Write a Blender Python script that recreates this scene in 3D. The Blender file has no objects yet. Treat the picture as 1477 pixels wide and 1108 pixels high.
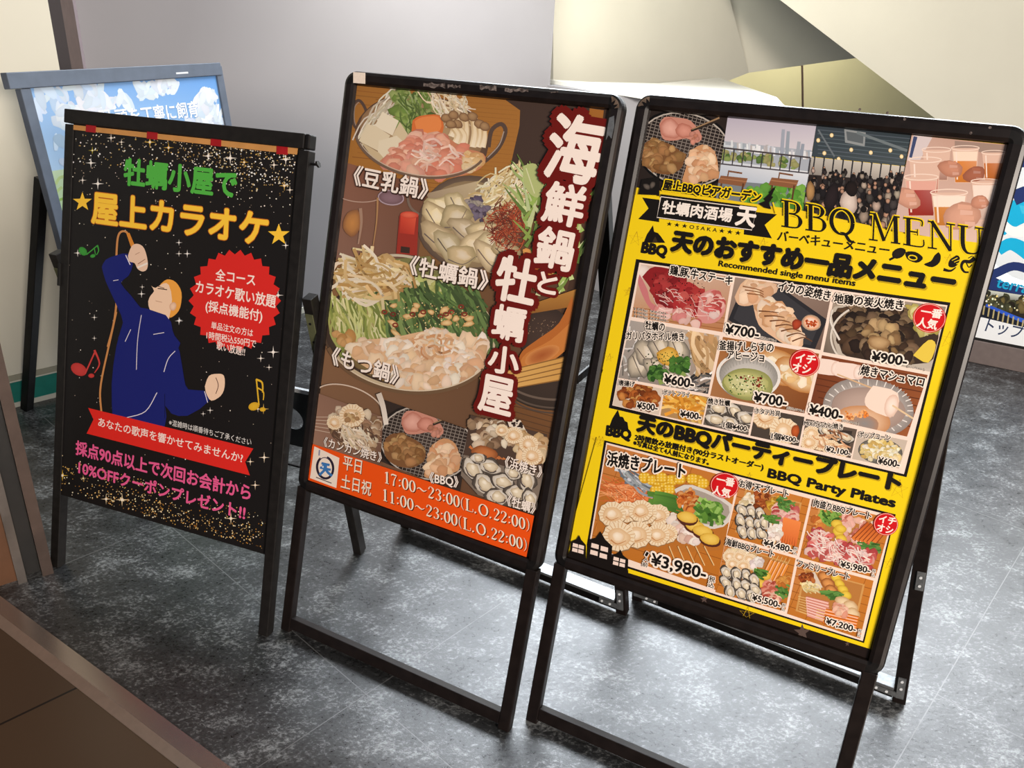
import bpy, bmesh, math, random
from mathutils import Vector, Matrix
from mathutils.geometry import tessellate_polygon
scene = bpy.context.scene
COL = scene.collection
random.seed(7)

# ------------------------------------------------------------------ camera, world, lights, exposure
IMG_W, IMG_H = 1477, 1108
FOCAL, PITCH, ROLL, EYE = 1170.57, 0.4265, 0.0480, 1.378
FWD = Vector((0, math.cos(PITCH), -math.sin(PITCH)))
_rt = Vector((1, 0, 0)); _up = _rt.cross(FWD)
RIGHT = math.cos(ROLL)*_rt + math.sin(ROLL)*_up
UP = -math.sin(ROLL)*_rt + math.cos(ROLL)*_up
cam_data = bpy.data.cameras.new('camera')
cam_data.sensor_width = 36.0
cam_data.lens = FOCAL*36.0/IMG_W
cam_data.clip_start = 0.05
cam = bpy.data.objects.new('camera', cam_data); COL.objects.link(cam)
cam.matrix_world = Matrix(((RIGHT.x, UP.x, -FWD.x, 0), (RIGHT.y, UP.y, -FWD.y, 0), (RIGHT.z, UP.z, -FWD.z, EYE), (0, 0, 0, 1)))
scene.camera = cam

world = bpy.data.worlds.new('hall_light'); scene.world = world; world.use_nodes = True
world.node_tree.nodes['Background'].inputs[0].default_value = (0.80, 0.86, 1.0, 1)
world.node_tree.nodes['Background'].inputs[1].default_value = 0.17

def area_lamp(name, loc, target, size, power, color, spread=180):
    d = bpy.data.lights.new(name, 'AREA'); d.shape = 'RECTANGLE'; d.size, d.size_y = size
    d.energy = power; d.color = color; d.spread = math.radians(spread)
    o = bpy.data.objects.new(name, d); COL.objects.link(o); o.location = loc
    o.rotation_euler = (Vector(target) - Vector(loc)).to_track_quat('-Z', 'Y').to_euler()
    return o
area_lamp('rear_ceiling_light', (0.5, 4.2, 2.7), (0.4, 2.2, 0), (1.9, 1.0), 88, (0.86, 0.93, 1.0), 130)
area_lamp('hall_ceiling_light', (2.7, 4.0, 2.7), (1.9, 2.2, 0), (1.8, 1.2), 62, (0.90, 0.95, 1.0), 115)
area_lamp('front_poster_light', (2.7, -3.5, 2.15), (0.0, 1.4, 0.7), (2.0, 0.9), 445, (1.0, 0.88, 0.77))  # unseen lamp below ceiling height, placed to light the posters without glare
area_lamp('stair_fill_light', (0.0, 3.2, 2.2), (1.3, 5.8, 1.1), (1.0, 0.5), 50, (1.0, 0.97, 0.88))  # unseen fill lamp, added to brighten the stair walls and soffit
area_lamp('stair_rear_fill_light', (2.5, 6.9, 2.4), (3.0, 8.4, 0.8), (0.9, 0.5), 62, (1.0, 0.96, 0.84))  # unseen fill lamp behind the soffit, added to brighten the rear stair wall
area_lamp('left_wall_fill_light', (-0.5, 2.2, 2.8), (-1.8, 2.9, 1.0), (0.6, 0.6), 12, (1.0, 0.98, 0.92))  # unseen fill lamp, added to brighten the left wall and the meadow sign

scene.view_settings.view_transform = 'Standard'
scene.view_settings.look = 'None'
scene.view_settings.exposure = 0.0
scene.view_settings.gamma = 1.0
scene.view_settings.use_curve_mapping = False

# ------------------------------------------------------------------ measuring helpers
CAM_POS = Vector((0, 0, EYE))
def ray(px, py):
    return FOCAL*FWD + (px - IMG_W/2)*RIGHT - (py - IMG_H/2)*UP
def ground(px, py, z=0.0):
    d = ray(px, py)
    return CAM_POS + d*((z - EYE)/d.z)
def on_wall(px, py, p0, ang):
    n = Vector((-math.sin(ang), math.cos(ang), 0)); d = ray(px, py)
    return CAM_POS + d*((Vector(p0) - CAM_POS).dot(n)/d.dot(n))

# ------------------------------------------------------------------ materials
def lin(h):
    if not isinstance(h, str): return h
    out = []
    for i in (0, 2, 4):
        c = int(h[i:i+2], 16)/255.0
        out.append(c/12.92 if c <= 0.04045 else ((c + 0.055)/1.055)**2.4)
    return tuple(out)
def material(name, color, rough=0.5, metal=0.0, vary=0.0, scale=30.0, bump=0.0, emit=None, spec=0.5, color2=None, coat=0.0):
    m = bpy.data.materials.new(name); m.use_nodes = True
    nt = m.node_tree; b = nt.nodes['Principled BSDF']
    c = lin(color)
    b.inputs['Base Color'].default_value = (*c, 1)
    b.inputs['Roughness'].default_value = rough
    b.inputs['Metallic'].default_value = metal
    b.inputs['Specular IOR Level'].default_value = spec
    b.inputs['Coat Weight'].default_value = coat
    tc = nt.nodes.new('ShaderNodeTexCoord'); no = nt.nodes.new('ShaderNodeTexNoise')
    no.inputs['Scale'].default_value = scale; no.inputs['Detail'].default_value = 5
    nt.links.new(tc.outputs['Object'], no.inputs['Vector'])
    if vary > 0 or color2:
        r = nt.nodes.new('ShaderNodeValToRGB'); r.color_ramp.elements[0].position = .35; r.color_ramp.elements[1].position = .65
        c2 = lin(color2) if color2 else tuple(min(1, x*(1 + vary) + vary*0.01) for x in c)
        c1 = c if color2 else tuple(x*(1 - vary) for x in c)
        r.color_ramp.elements[0].color = (*c1, 1); r.color_ramp.elements[1].color = (*c2, 1)
        nt.links.new(no.outputs['Fac'], r.inputs[0]); nt.links.new(r.outputs[0], b.inputs['Base Color'])
    if bump > 0:
        bp = nt.nodes.new('ShaderNodeBump'); bp.inputs['Strength'].default_value = bump; bp.inputs['Distance'].default_value = 0.002
        nt.links.new(no.outputs['Fac'], bp.inputs['Height']); nt.links.new(bp.outputs[0], b.inputs['Normal'])
    if emit:
        b.inputs['Emission Color'].default_value = (*lin(color), 1); b.inputs['Emission Strength'].default_value = emit
    return m
def print_material(name, rough=0.40, emit=0.0, coat=0.12):
    m = bpy.data.materials.new(name); m.use_nodes = True
    nt = m.node_tree; b = nt.nodes['Principled BSDF']
    a = nt.nodes.new('ShaderNodeVertexColor'); a.layer_name = 'ink'
    nt.links.new(a.outputs['Color'], b.inputs['Base Color'])
    b.inputs['Roughness'].default_value = rough; b.inputs['Specular IOR Level'].default_value = 0.3
    b.inputs['Coat Weight'].default_value = coat; b.inputs['Coat Roughness'].default_value = 0.12
    if emit:
        nt.links.new(a.outputs['Color'], b.inputs['Emission Color']); b.inputs['Emission Strength'].default_value = emit
    return m
M = {}
M['black'] = material('black_powder_coat', '0a0706', 0.42, vary=.25, scale=60, spec=.4)
M['brown_black'] = material('dark_anodised_aluminium', '150d0a', 0.34, vary=.2, scale=40, spec=.5)
M['matte_black'] = material('flat_black_paint', '151210', 0.5, vary=.2, scale=50, spec=.4)
M['silver'] = material('worn_steel', '8d9092', 0.4, 0.7, vary=.15, scale=120)
M['white_cap'] = material('white_plastic', 'd8dcdf', 0.4)
M['blue_grey'] = material('blue_grey_paint', '5c6675', 0.45, vary=.08, scale=20)
M['board'] = material('black_backing_board', '0b0908', 0.5, vary=.2)
M['sticker'] = material('white_sticker', 'f6e6d6', 0.6, vary=.04, scale=200)
M['residue'] = material('tape_residue', '3c302c', 0.5, vary=.3, scale=180, color2='847872')
M['red_tape'] = material('red_tape', 'a3131a', 0.4, vary=.08)
M['lath'] = material('orange_kraft_tape', 'c98f4f', 0.6, vary=.08, scale=25)
M['olive'] = material('olive_zinc_plate', '6d7052', 0.4, 0.5, vary=.2)
M['dark_plate'] = material('dark_grey_sheet', '2e3336', 0.5, vary=.12)
M['brass_dull'] = material('dull_corner_key', '8f7a68', 0.4, 0.6, vary=.3, scale=90)
M['print'] = print_material('glossy_print')

# ------------------------------------------------------------------ object helpers
def tag(o, label=None, cat=None, group=None, kind=None):
    if label: o['label'] = label
    if cat: o['category'] = cat
    if group: o['group'] = group
    if kind: o['kind'] = kind
    return o
def empty(name, loc, rz=0.0):
    o = bpy.data.objects.new(name, None); COL.objects.link(o); o.location = loc; o.rotation_euler = (0, 0, rz)
    o.empty_display_size = 0.1
    return o
def link(name, bm, mat, parent=None, smooth=False):
    me = bpy.data.meshes.new(name)
    bmesh.ops.recalc_face_normals(bm, faces=bm.faces)
    bm.to_mesh(me); bm.free()
    mats = mat if isinstance(mat, (list, tuple)) else [mat]
    for m in mats: me.materials.append(m)
    if smooth:
        for p in me.polygons: p.use_smooth = True
    o = bpy.data.objects.new(name, me); COL.objects.link(o)
    if parent: o.parent = parent
    return o
def box(bm, p0, p1, bev=0.0):
    x0, y0, z0 = p0; x1, y1, z1 = p1
    vs = [bm.verts.new((x, y, z)) for z in (z0, z1) for x, y in ((x0, y0), (x1, y0), (x1, y1), (x0, y1))]
    fs = [bm.faces.new([vs[i] for i in q]) for q in ((0, 3, 2, 1), (4, 5, 6, 7), (0, 1, 5, 4), (1, 2, 6, 5), (2, 3, 7, 6), (3, 0, 4, 7))]
    if bev > 0:
        es = {e for f in fs for e in f.edges}
        bmesh.ops.bevel(bm, geom=list(es), offset=bev, segments=2, affect='EDGES', profile=.5)
    return bm
def beam(bm, a, b, w, d, side, bev=0.0):
    """bar of section w (along side) by d from a to b"""
    a = Vector(a); b = Vector(b); ax = (b - a).normalized(); s = Vector(side); s = (s - ax*s.dot(ax)).normalized(); n = ax.cross(s)
    vs = [bm.verts.new(p + s*sx*w/2 + n*sy*d/2) for p in (a, b) for sx, sy in ((-1, -1), (1, -1), (1, 1), (-1, 1))]
    fs = [bm.faces.new([vs[i] for i in q]) for q in ((0, 3, 2, 1), (4, 5, 6, 7), (0, 1, 5, 4), (1, 2, 6, 5), (2, 3, 7, 6), (3, 0, 4, 7))]
    if bev > 0:
        bmesh.ops.bevel(bm, geom=list({e for f in fs for e in f.edges}), offset=bev, segments=2, affect='EDGES', profile=.5)
    return bm
def prism(bm, pts, off):
    """closed polygon pts (3-D) pushed by vector off"""
    off = Vector(off); a = [bm.verts.new(Vector(p)) for p in pts]; b = [bm.verts.new(Vector(p) + off) for p in pts]
    bm.faces.new(a); bm.faces.new(b[::-1]); n = len(a)
    for i in range(n): bm.faces.new([a[i], b[i], b[(i + 1) % n], a[(i + 1) % n]])
    return bm
def disc(bm, c, axis, r, h, n=20):
    c = Vector(c); ax = Vector(axis).normalized(); s = ax.orthogonal().normalized(); t = ax.cross(s)
    return prism(bm, [c + s*r*math.cos(i*2*math.pi/n) + t*r*math.sin(i*2*math.pi/n) for i in range(n)], ax*h)
def NB(): return bmesh.new()
# ------------------------------------------------------------------ the setting
def slate_material():
    m = bpy.data.materials.new('dark_slate_vinyl'); m.use_nodes = True
    nt = m.node_tree; N = nt.nodes.new; L = nt.links.new; b = nt.nodes['Principled BSDF']
    tc = N('ShaderNodeTexCoord')
    mp = N('ShaderNodeMapping'); mp.inputs['Rotation'].default_value = (0, 0, -0.80); mp.inputs['Scale'].default_value = (1, 1.5, 1)
    L(tc.outputs['Object'], mp.inputs['Vector'])
    big = N('ShaderNodeTexNoise'); big.inputs['Scale'].default_value = 8; big.inputs['Detail'].default_value = 6; big.inputs['Roughness'].default_value = .62
    L(mp.outputs[0], big.inputs['Vector'])
    fine = N('ShaderNodeTexNoise'); fine.inputs['Scale'].default_value = 80; fine.inputs['Detail'].default_value = 8; fine.inputs['Roughness'].default_value = .8; fine.inputs['Distortion'].default_value = .35
    L(mp.outputs[0], fine.inputs['Vector'])
    add = N('ShaderNodeMath'); add.operation = 'MULTIPLY_ADD'; add.inputs[1].default_value = .62
    L(fine.outputs['Fac'], add.inputs[0])
    m2 = N('ShaderNodeMath'); m2.operation = 'MULTIPLY'; m2.inputs[1].default_value = .38; L(big.outputs['Fac'], m2.inputs[0]); L(m2.outputs[0], add.inputs[2])
    r = N('ShaderNodeValToRGB')
    e = r.color_ramp.elements; e[0].position = .40; e[0].color = (.008, .008, .008, 1); e[1].position = .63; e[1].color = (.23, .24, .24, 1)
    k = r.color_ramp.elements.new(.515); k.color = (.024, .025, .026, 1)
    L(add.outputs[0], r.inputs[0])
    # plank joints: thin lines across and along the 48 degree laying direction
    sep = N('ShaderNodeSeparateXYZ'); mp2 = N('ShaderNodeMapping'); mp2.inputs['Rotation'].default_value = (0, 0, -0.848); L(tc.outputs['Object'], mp2.inputs['Vector']); L(mp2.outputs[0], sep.inputs[0])
    def joint(out, period, shift, width):
        a = N('ShaderNodeMath'); a.operation = 'ADD'; a.inputs[1].default_value = shift; L(out, a.inputs[0])
        f = N('ShaderNodeMath'); f.operation = 'PINGPONG'; f.inputs[1].default_value = period/2; L(a.outputs[0], f.inputs[0])
        c = N('ShaderNodeMath'); c.operation = 'LESS_THAN'; c.inputs[1].default_value = width; L(f.outputs[0], c.inputs[0]); return c.outputs[0]
    mx0 = N('ShaderNodeMath'); mx0.operation = 'MAXIMUM'
    L(joint(sep.outputs['Y'], .92, -1.104, .0012), mx0.inputs[0]); L(joint(sep.outputs['X'], .92, -1.735, .0012), mx0.inputs[1])
    mix = N('ShaderNodeMix'); mix.data_type = 'RGBA'; L(mx0.outputs[0], mix.inputs['Factor']); L(r.outputs[0], mix.inputs['A']); mix.inputs['B'].default_value = (.10, .10, .10, 1)
    L(mix.outputs['Result'], b.inputs['Base Color'])
    rr = N('ShaderNodeMapRange'); rr.inputs['From Min'].default_value = .35; rr.inputs['From Max'].default_value = .7; rr.inputs['To Min'].default_value = .24; rr.inputs['To Max'].default_value = .44
    L(add.outputs[0], rr.inputs['Value']); L(rr.outputs[0], b.inputs['Roughness'])
    bp = N('ShaderNodeBump'); bp.inputs['Strength'].default_value = .5; bp.inputs['Distance'].default_value = .0014
    L(fine.outputs['Fac'], bp.inputs['Height']); L(bp.outputs[0], b.inputs['Normal'])
    b.inputs['Specular IOR Level'].default_value = .5
    cw = N('ShaderNodeMapRange'); cw.inputs['From Min'].default_value = .42; cw.inputs['From Max'].default_value = .62; cw.inputs['To Min'].default_value = .10; cw.inputs['To Max'].default_value = .85
    L(add.outputs[0], cw.inputs['Value']); L(cw.outputs[0], b.inputs['Coat Weight']); b.inputs['Coat Roughness'].default_value = .17; L(bp.outputs[0], b.inputs['Coat Normal'])
    return m
def tile_material():
    m = bpy.data.materials.new('brown_floor_tile'); m.use_nodes = True
    nt = m.node_tree; N = nt.nodes.new; L = nt.links.new; b = nt.nodes['Principled BSDF']
    tc = N('ShaderNodeTexCoord'); mp = N('ShaderNodeMapping'); mp.inputs['Rotation'].default_value = (0, 0, -0.80); mp.inputs['Location'].default_value = (.22, -.378, 0)
    L(tc.outputs['Object'], mp.inputs['Vector'])
    br = N('ShaderNodeTexBrick'); br.offset = 0; br.inputs['Scale'].default_value = 1; br.inputs['Brick Width'].default_value = .6; br.inputs['Row Height'].default_value = .6
    br.inputs['Mortar Size'].default_value = .003; br.inputs['Color1'].default_value = (.074, .044, .024, 1); br.inputs['Color2'].default_value = (.066, .039, .022, 1); br.inputs['Mortar'].default_value = (.010, .007, .005, 1)
    L(mp.outputs[0], br.inputs['Vector'])
    no = N('ShaderNodeTexNoise'); no.inputs['Scale'].default_value = 3; L(tc.outputs['Object'], no.inputs['Vector'])
    mr = N('ShaderNodeMapRange'); mr.inputs['To Min'].default_value = .28; mr.inputs['To Max'].default_value = .45; L(no.outputs['Fac'], mr.inputs['Value'])
    L(br.outputs['Color'], b.inputs['Base Color']); L(mr.outputs[0], b.inputs['Roughness'])
    return m
SILL_A = ground(0, 862); SILL_B = ground(330, 1108)
SILL_D = (SILL_B - SILL_A).normalized(); SILL_N = Vector((-SILL_D.y, SILL_D.x, 0))   # SILL_N points to the dark floor
def flat_slab(name, pts, mat, thick=.05):
    return tag(link(name, prism(NB(), pts, (0, 0, -thick)), mat), kind='structure')
P0 = SILL_A - SILL_D*3; P1 = SILL_A + SILL_D*5
flat_slab('floor', [P0, P1, (7, -1, 0), (7, 9, 0), (-4.5, 9, 0), (-4.5, 3, 0)], slate_material())
n0 = P0 - SILL_N*4; n1 = P1 - SILL_N*4
flat_slab('floor_tiled', [P0, P1, n1, n0], tile_material())
bm = NB(); prof = [(.002, 0), (0, .007), (-.036, .009), (-.056, .001), (-.056, 0)]
prism(bm, [P0 + SILL_N*a + Vector((0, 0, z)) for a, z in prof], SILL_D*8)
M['sill'] = material('brushed_bronze_sill', 'a89a90', 0.26, 0.88, vary=.03, scale=3)
tag(link('trim_1', bm, M['sill']), kind='structure')

bm = NB(); prism(bm, [P0 + SILL_N*a + Vector((0, 0, z)) for a, z in [(-.0358, .0094), (-.0562, .0016), (-.0562, 0), (-.0358, 0)]], SILL_D*8)
tag(link('trim_10', bm, material('scuffed_sill_lit_facet', 'b9aa9c', .36, .75, vary=.04, scale=60)), kind='structure')  # lower sill facet, scuffed; its brighter lighting is put into a paler metal
M['cream'] = material('cream_wall_paint', 'dedbcb', .75, vary=.02, scale=3, bump=.05)
M['grey_wall'] = material('grey_wall_paint', '929093', .7, vary=.02, scale=3, bump=.05)
M['green'] = material('green_base_paint', '12776a', .5, vary=.06)
M['white_trim'] = material('white_skirting', 'cfcdbf', .5)
M['stripe'] = material('grey_stripe', '9a9886', .6)
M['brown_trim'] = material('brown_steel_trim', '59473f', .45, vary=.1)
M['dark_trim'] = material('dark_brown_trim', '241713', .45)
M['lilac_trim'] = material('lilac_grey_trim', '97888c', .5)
M['white_ledge'] = material('white_ledge_top', 'f0efe6', .35)
M['yellow_cream'] = material('yellow_cream_paint', 'd8d0a4', .75, vary=.02, scale=3)
HALL = 2.75
def wall(name, a, b, z0, z1, thick, mat):
    a = Vector((a[0], a[1], 0)); b = Vector((b[0], b[1], 0)); d = (b - a).normalized(); n = Vector((-d.y, d.x, 0))
    return tag(link(name, prism(NB(), [a + Vector((0, 0, z0)), b + Vector((0, 0, z0)), b + Vector((0, 0, z1)), a + Vector((0, 0, z1))], n*thick), mat), kind='structure')
# cream wall on the left with its painted green foot
C_ANG = math.pi/4; C_DIR = Vector((math.cos(C_ANG), math.sin(C_ANG), 0)); C_NRM = Vector((C_DIR.y, -C_DIR.x, 0))
C_END = Vector((-1.558, 2.870, 0)); C_BEG = C_END - C_DIR*1.9
wall('wall_left', C_BEG, C_END, 0, HALL, .08, M['cream'])
def skirting(name, z0, z1, out, mat): wall(name, C_BEG + C_NRM*out, C_END + C_NRM*out, z0, z1, out, mat)
skirting('baseboard_left', 0, .018, .008, M['white_trim'])
skirting('baseboard_green', .018, .096, .005, M['green'])
skirting('trim_2', .096, .101, .006, M['white_trim'])
skirting('trim_3', .101, .122, .005, M['stripe'])
# brown casing between the cream wall and the grey wall
G_ANG = 0.69866; G_DIR = Vector((math.cos(G_ANG), math.sin(G_ANG), 0)); G_NRM = Vector((G_DIR.y, -G_DIR.x, 0))
G_BEG = Vector((-1.660, 3.246, 0)); G_MID = Vector((0.130, 4.748, 0)); G_END = G_MID + G_DIR*3.4
def lerp(a, b, t): return a + (b - a)*t
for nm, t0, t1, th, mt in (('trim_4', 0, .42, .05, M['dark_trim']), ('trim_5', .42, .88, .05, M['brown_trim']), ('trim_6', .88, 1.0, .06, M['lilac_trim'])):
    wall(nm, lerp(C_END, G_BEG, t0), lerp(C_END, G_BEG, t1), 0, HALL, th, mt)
wall('wall_back', G_BEG, G_MID, 0, HALL, .12, M['grey_wall'])
# low partition with a white ledge, running forward from the end of the grey wall
LOW = Vector((.452, 4.34, 0)); LOW_D = Vector((math.cos(-.87), math.sin(-.87), 0))
wall('wall_low', LOW - LOW_D*.56, LOW + LOW_D*1.15, 0, 1.035, .10, M['grey_wall'])
wall('trim_8', LOW - LOW_D*.56 + LOW_D.orthogonal()*0 + Vector((LOW_D.y, -LOW_D.x, 0))*.004, LOW + LOW_D*1.15 + Vector((LOW_D.y, -LOW_D.x, 0))*.004, .156, .163, .004, M['white_trim'])
wall('baseboard_back', G_BEG + G_NRM*.008, G_MID + G_NRM*.008, 0, .028, .008, M['white_trim'])
tag(link('trim_7', prism(NB(), [ground(x, y, 1.055) for x, y in ((775, 112), (798, 115), (850, 118), (950, 120), (1037, 112), (1120, 140), (1150, 172), (930, 137))], (0, 0, -.02)), M['white_ledge']), kind='structure')
# the stair volumes above the ledge
S0 = G_MID - G_NRM*.22
def facet(name, px, p0, ang, off, mat):
    return tag(link(name, prism(NB(), [on_wall(x, y, p0, ang) for x, y in px], off), mat), kind='structure')
facet('wall_stair_side', [(798, -260), (1012, -260), (1048, -20), (1080, 105), (1037, 122), (960, 130), (798, 130)], S0, G_ANG, -G_NRM*.06, M['cream'])
S1 = on_wall(1080, 105, S0 - G_NRM*.005, G_ANG)
facet('wall_stair_soffit', [(1012, -260), (1250, -260), (1420, 60), (1210, 87), (1080, 105), (1048, -20)], S1, G_ANG - .30, -G_NRM*.05, M['cream'])
S2 = G_MID - G_NRM*1.6
facet('wall_stair_rear', [(700, 60), (1900, 20), (1900, 260), (700, 260)], S2, G_ANG - .15, -G_NRM*.08, M['yellow_cream'])
facet('trim_9', [(1156.6, 80), (1158.4, 80), (1160, 200), (1158.2, 200)], S2 + G_NRM*.01, G_ANG - .15, -G_NRM*.008, M['brown_trim'])
facet('wall_stair_balustrade', [(975, -130), (1120, -4), (1345, 168), (1700, 420), (2100, 400), (2100, -260), (975, -260)], G_MID + G_DIR*1.25 + G_NRM*.12, G_ANG - 1.0, Vector((.05, .08, 0)), M['cream'])
# shop-front jamb at the left edge: two bronze bars with a black channel between them
J0 = ground(62, 832); J_ANG = C_ANG - .1; JD = Vector((math.cos(J_ANG), math.sin(J_ANG), 0)); JN = Vector((JD.y, -JD.x, 0))
def along(px): return (on_wall(px, 832, J0, J_ANG) - J0).dot(JD)
M['bronze'] = material('brushed_bronze_jamb', '4d403a', .36, .5, vary=.12, scale=18)
M['bronze_light'] = material('brushed_steel_jamb', '5c5652', .36, .5, vary=.12, scale=18)
M['wood_panel'] = material('brown_wood_panel', '5b3a22', .5, vary=.2, scale=9)
def jamb(name, s0, s1, out, mat, z1=2.4):
    wall(name, J0 + JD*s0 + JN*out, J0 + JD*s1 + JN*out, 0, z1, .06 + out, mat)
jamb('door_1', 0, along(79), 0.0, M['bronze']); jamb('door_2', along(38), 0, -.03, M['board']); jamb('door_3', along(24), along(38), 0, M['bronze_light'])
jamb('wall_front', along(24) - .7, along(24), -.02, M['wood_panel'], 2.4)
# ------------------------------------------------------------------ the A-frame sign boards
class Panel:
    """tilted front of a sign: x to the right, y up the board, z towards the viewer"""
    def __init__(s, base, yaw, tilt):
        s.base = Vector((base[0], base[1], 0)); s.yaw, s.tilt = yaw, tilt
        s.u = Vector((math.cos(yaw), math.sin(yaw), 0)); nh = Vector((math.sin(yaw), -math.cos(yaw), 0))
        s.v = math.cos(tilt)*Vector((0, 0, 1)) - math.sin(tilt)*nh; s.n = s.u.cross(s.v)
    def at(s, px, py, z=-.005):
        d = ray(px, py); o = s.base + s.n*z
        p = CAM_POS + d*((o - CAM_POS).dot(s.n)/d.dot(s.n)) - s.base
        return p.dot(s.u), p.dot(s.v)
    def place(s, o, root):
        o.parent = root; o.rotation_euler = (math.pi/2 - s.tilt, 0, 0)
        return o
RAIL = [(0, -.0105), (.002, -.003), (.008, 0), (.020, 0), (.026, -.003), (.0285, -.009), (.0285, -.024), (0, -.024)]
def rail(bm, p0, p1, out, k=1.0):
    p0 = Vector((*p0, 0)); p1 = Vector((*p1, 0)); o = Vector((*out, 0))
    prism(bm, [p0 + o*a*k + Vector((0, 0, z)) for a, z in RAIL], p1 - p0)
def corner(bm, c, a0, k=1.0, n=10):
    c = Vector((*c, 0)); rings = []
    for i in range(n + 1):
        t = a0 + math.pi/2*i/n; d = Vector((math.cos(t), math.sin(t), 0))
        rings.append([bm.verts.new(c + d*max(a, .0006)*k + Vector((0, 0, z))) for a, z in RAIL])
    m = len(RAIL)
    for i in range(n):
        for j in range(m): bm.faces.new([rings[i][j], rings[i + 1][j], rings[i + 1][(j + 1) % m], rings[i][(j + 1) % m]])
    bm.faces.new(rings[0]); bm.faces.new(rings[-1][::-1])
def snap_frame_sign(base, yaw, tilt, x0, x1, y0, y1, wl, rear, label, cat, group):
    P = Panel(base, yaw, tilt); root = empty('sign_board', P.base, yaw); tag(root, label, cat, group)
    put = lambda name, bm, mat, sm=False: P.place(link(name, bm, mat, None, sm), root)
    mt = M['brown_black']; W = .0285
    for a, b, o in (((x0, y1), (x1, y1), (0, 1)), ((x0, y0), (x1, y0), (0, -1)), ((x0, y0), (x0, y1), (-1, 0)), ((x1, y0), (x1, y1), (1, 0))):
        bm = NB(); rail(bm, a, b, o); put('frame_rail', bm, mt)
    for c, a in (((x0, y1), math.pi/2), ((x1, y1), 0), ((x0, y0), math.pi), ((x1, y0), -math.pi/2)):
        bm = NB(); corner(bm, c, a); put('frame_corner', bm, M['black'])
    put('backing_board', box(NB(), (x0 - .012, y0 - .012, -.0225), (x1 + .012, y1 + .012, -.0128)), M['board'])
    legs = []
    for s in (-1, 1):
        xa = s*wl; xb = s*(wl - .026)
        legs.append(put('front_leg', box(NB(), (min(xa, xb), .002, -.023), (max(xa, xb), y0 - .02, -.001), .002), M['brown_black']))
    put('cross_bar', box(NB(), (-wl + .026, .012, -.022), (wl - .026, .040, -.002), .0015), M['brown_black'])
    # rear frame: leans from the head of the board down to the floor
    xl, xr, yl, yr = rear
    top = y1 - .03
    T = [Vector((sx*(x1 - .01), top*math.sin(tilt) + .035, top*math.cos(tilt))) for sx in (-1, 1)]
    F = [Vector((xl, yl, .004)), Vector((xr, yr, .004))]
    def pt(i, k): return T[i].lerp(F[i], k)
    for i in (0, 1):
        sgn = 1 if i == 0 else -1
        off = Vector((sgn*.014, 0, 0))
        link('rear_leg', beam(NB(), T[i] + off, F[i] + off, .028, .024, (1, 0, 0), .0015), M['brown_black'], root)
    link('rear_cross_bar', beam(NB(), pt(0, .979) + Vector((.027, 0, 0)), pt(1, .979) - Vector((.027, 0, 0)), .034, .020, T[0] - F[0], .0015), M['black'], root)
    edge = link('bar_cap', beam(NB(), pt(0, .962) + Vector((.027, -.004, 0)), pt(1, .962) - Vector((.027, .004, 0)), .008, .034, T[0] - F[0], .001), M['silver'], root)
    edge['label'] = 'bright metal strip along the top of the rear bar'
    link('hinge_bar', beam(NB(), pt(0, .02), pt(1, .02), .025, .018, T[0] - F[0], .0015), M['black'], root)
    ax = (T[1] - F[1]).normalized()
    for i in (0, 1):
        sgn = 1 if i == 0 else -1
        f = pt(i, .985) + Vector((sgn*.014, -.0145, 0))
        bm = NB(); beam(bm, f, f + ax*.062, .016, .003, (1, 0, 0)); d = (F[1] - F[0]).normalized()*sgn
        beam(bm, f + ax*.007 + d*.004, f + ax*.007 + d*.058, .014, .003, ax)
        k = link('corner_bracket', bm, M['silver'], root); k['label'] = 'silver steel angle bracket'
        for q in (f + ax*.03, f + ax*.052, f + ax*.007 + d*.028, f + ax*.007 + d*.050):
            bm = NB(); disc(bm, q + Vector((0, -.0016, 0)), (0, -1, 0), .0032, .0015, 10); link('screw', bm, M['white_cap'], k)
    # folding stays between the front and the rear frame
    for i, s in ((0, -1), (1, 1)):
        vh = y0 + .42*(y1 - y0)
        A = Vector((s*(x1 + .006), vh*math.sin(tilt) + .028, vh*math.cos(tilt)))
        kk = (T[i].z - A.z)/(T[i].z - F[i].z); B = pt(i, kk)
        B.x = (B.x + A.x)/2 + s*.004; A.x = B.x
        link('stay_arm', beam(NB(), A, B, .004, .018, (1, 0, 0)), M['black'], root)
        bm = NB(); beam(bm, B + Vector((0, -.045, .004)), B + Vector((0, .0, .004)), .010, .024, (1, 0, 0))
        q = link('stay_bracket', bm, M['silver'], root); q['label'] = 'silver end bracket of the stay'
    bk = pt(1, .725) + Vector((-.014, -.0142, 0)); bm = NB(); beam(bm, bk + Vector((.004, 0, 0)), bk + ax*.048 + Vector((.004, 0, 0)), .016, .003, (1, 0, 0), .0008)
    q = link('leg_clamp', bm, M['silver'], root); q['label'] = 'small steel plate on the rear leg'
    for e_ in (.012, .034):
        bm = NB(); disc(bm, bk + ax*e_ + Vector((.004, -.0016, 0)), (0, -1, 0), .003, .0015, 10); link('screw', bm, M['white_cap'], q)
    return root, P
HOT, HOT_P = snap_frame_sign((-.253, 1.3906), -.4649, .2595, -.2867, .2865, .3898, 1.2729, .3122, (-.311, .40, .515, .486),
    'black sign stand with hot pot photographs and an orange opening-hours band', 'sign', None)
BBQ, BBQ_P = snap_frame_sign((.3422, 1.1487), -.4610, .2542, -.2882, .2902, .3881, 1.2724, .3125, (-.25, .413, .508, .475),
    'black sign stand with the yellow barbecue menu poster', 'sign', None)

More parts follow.
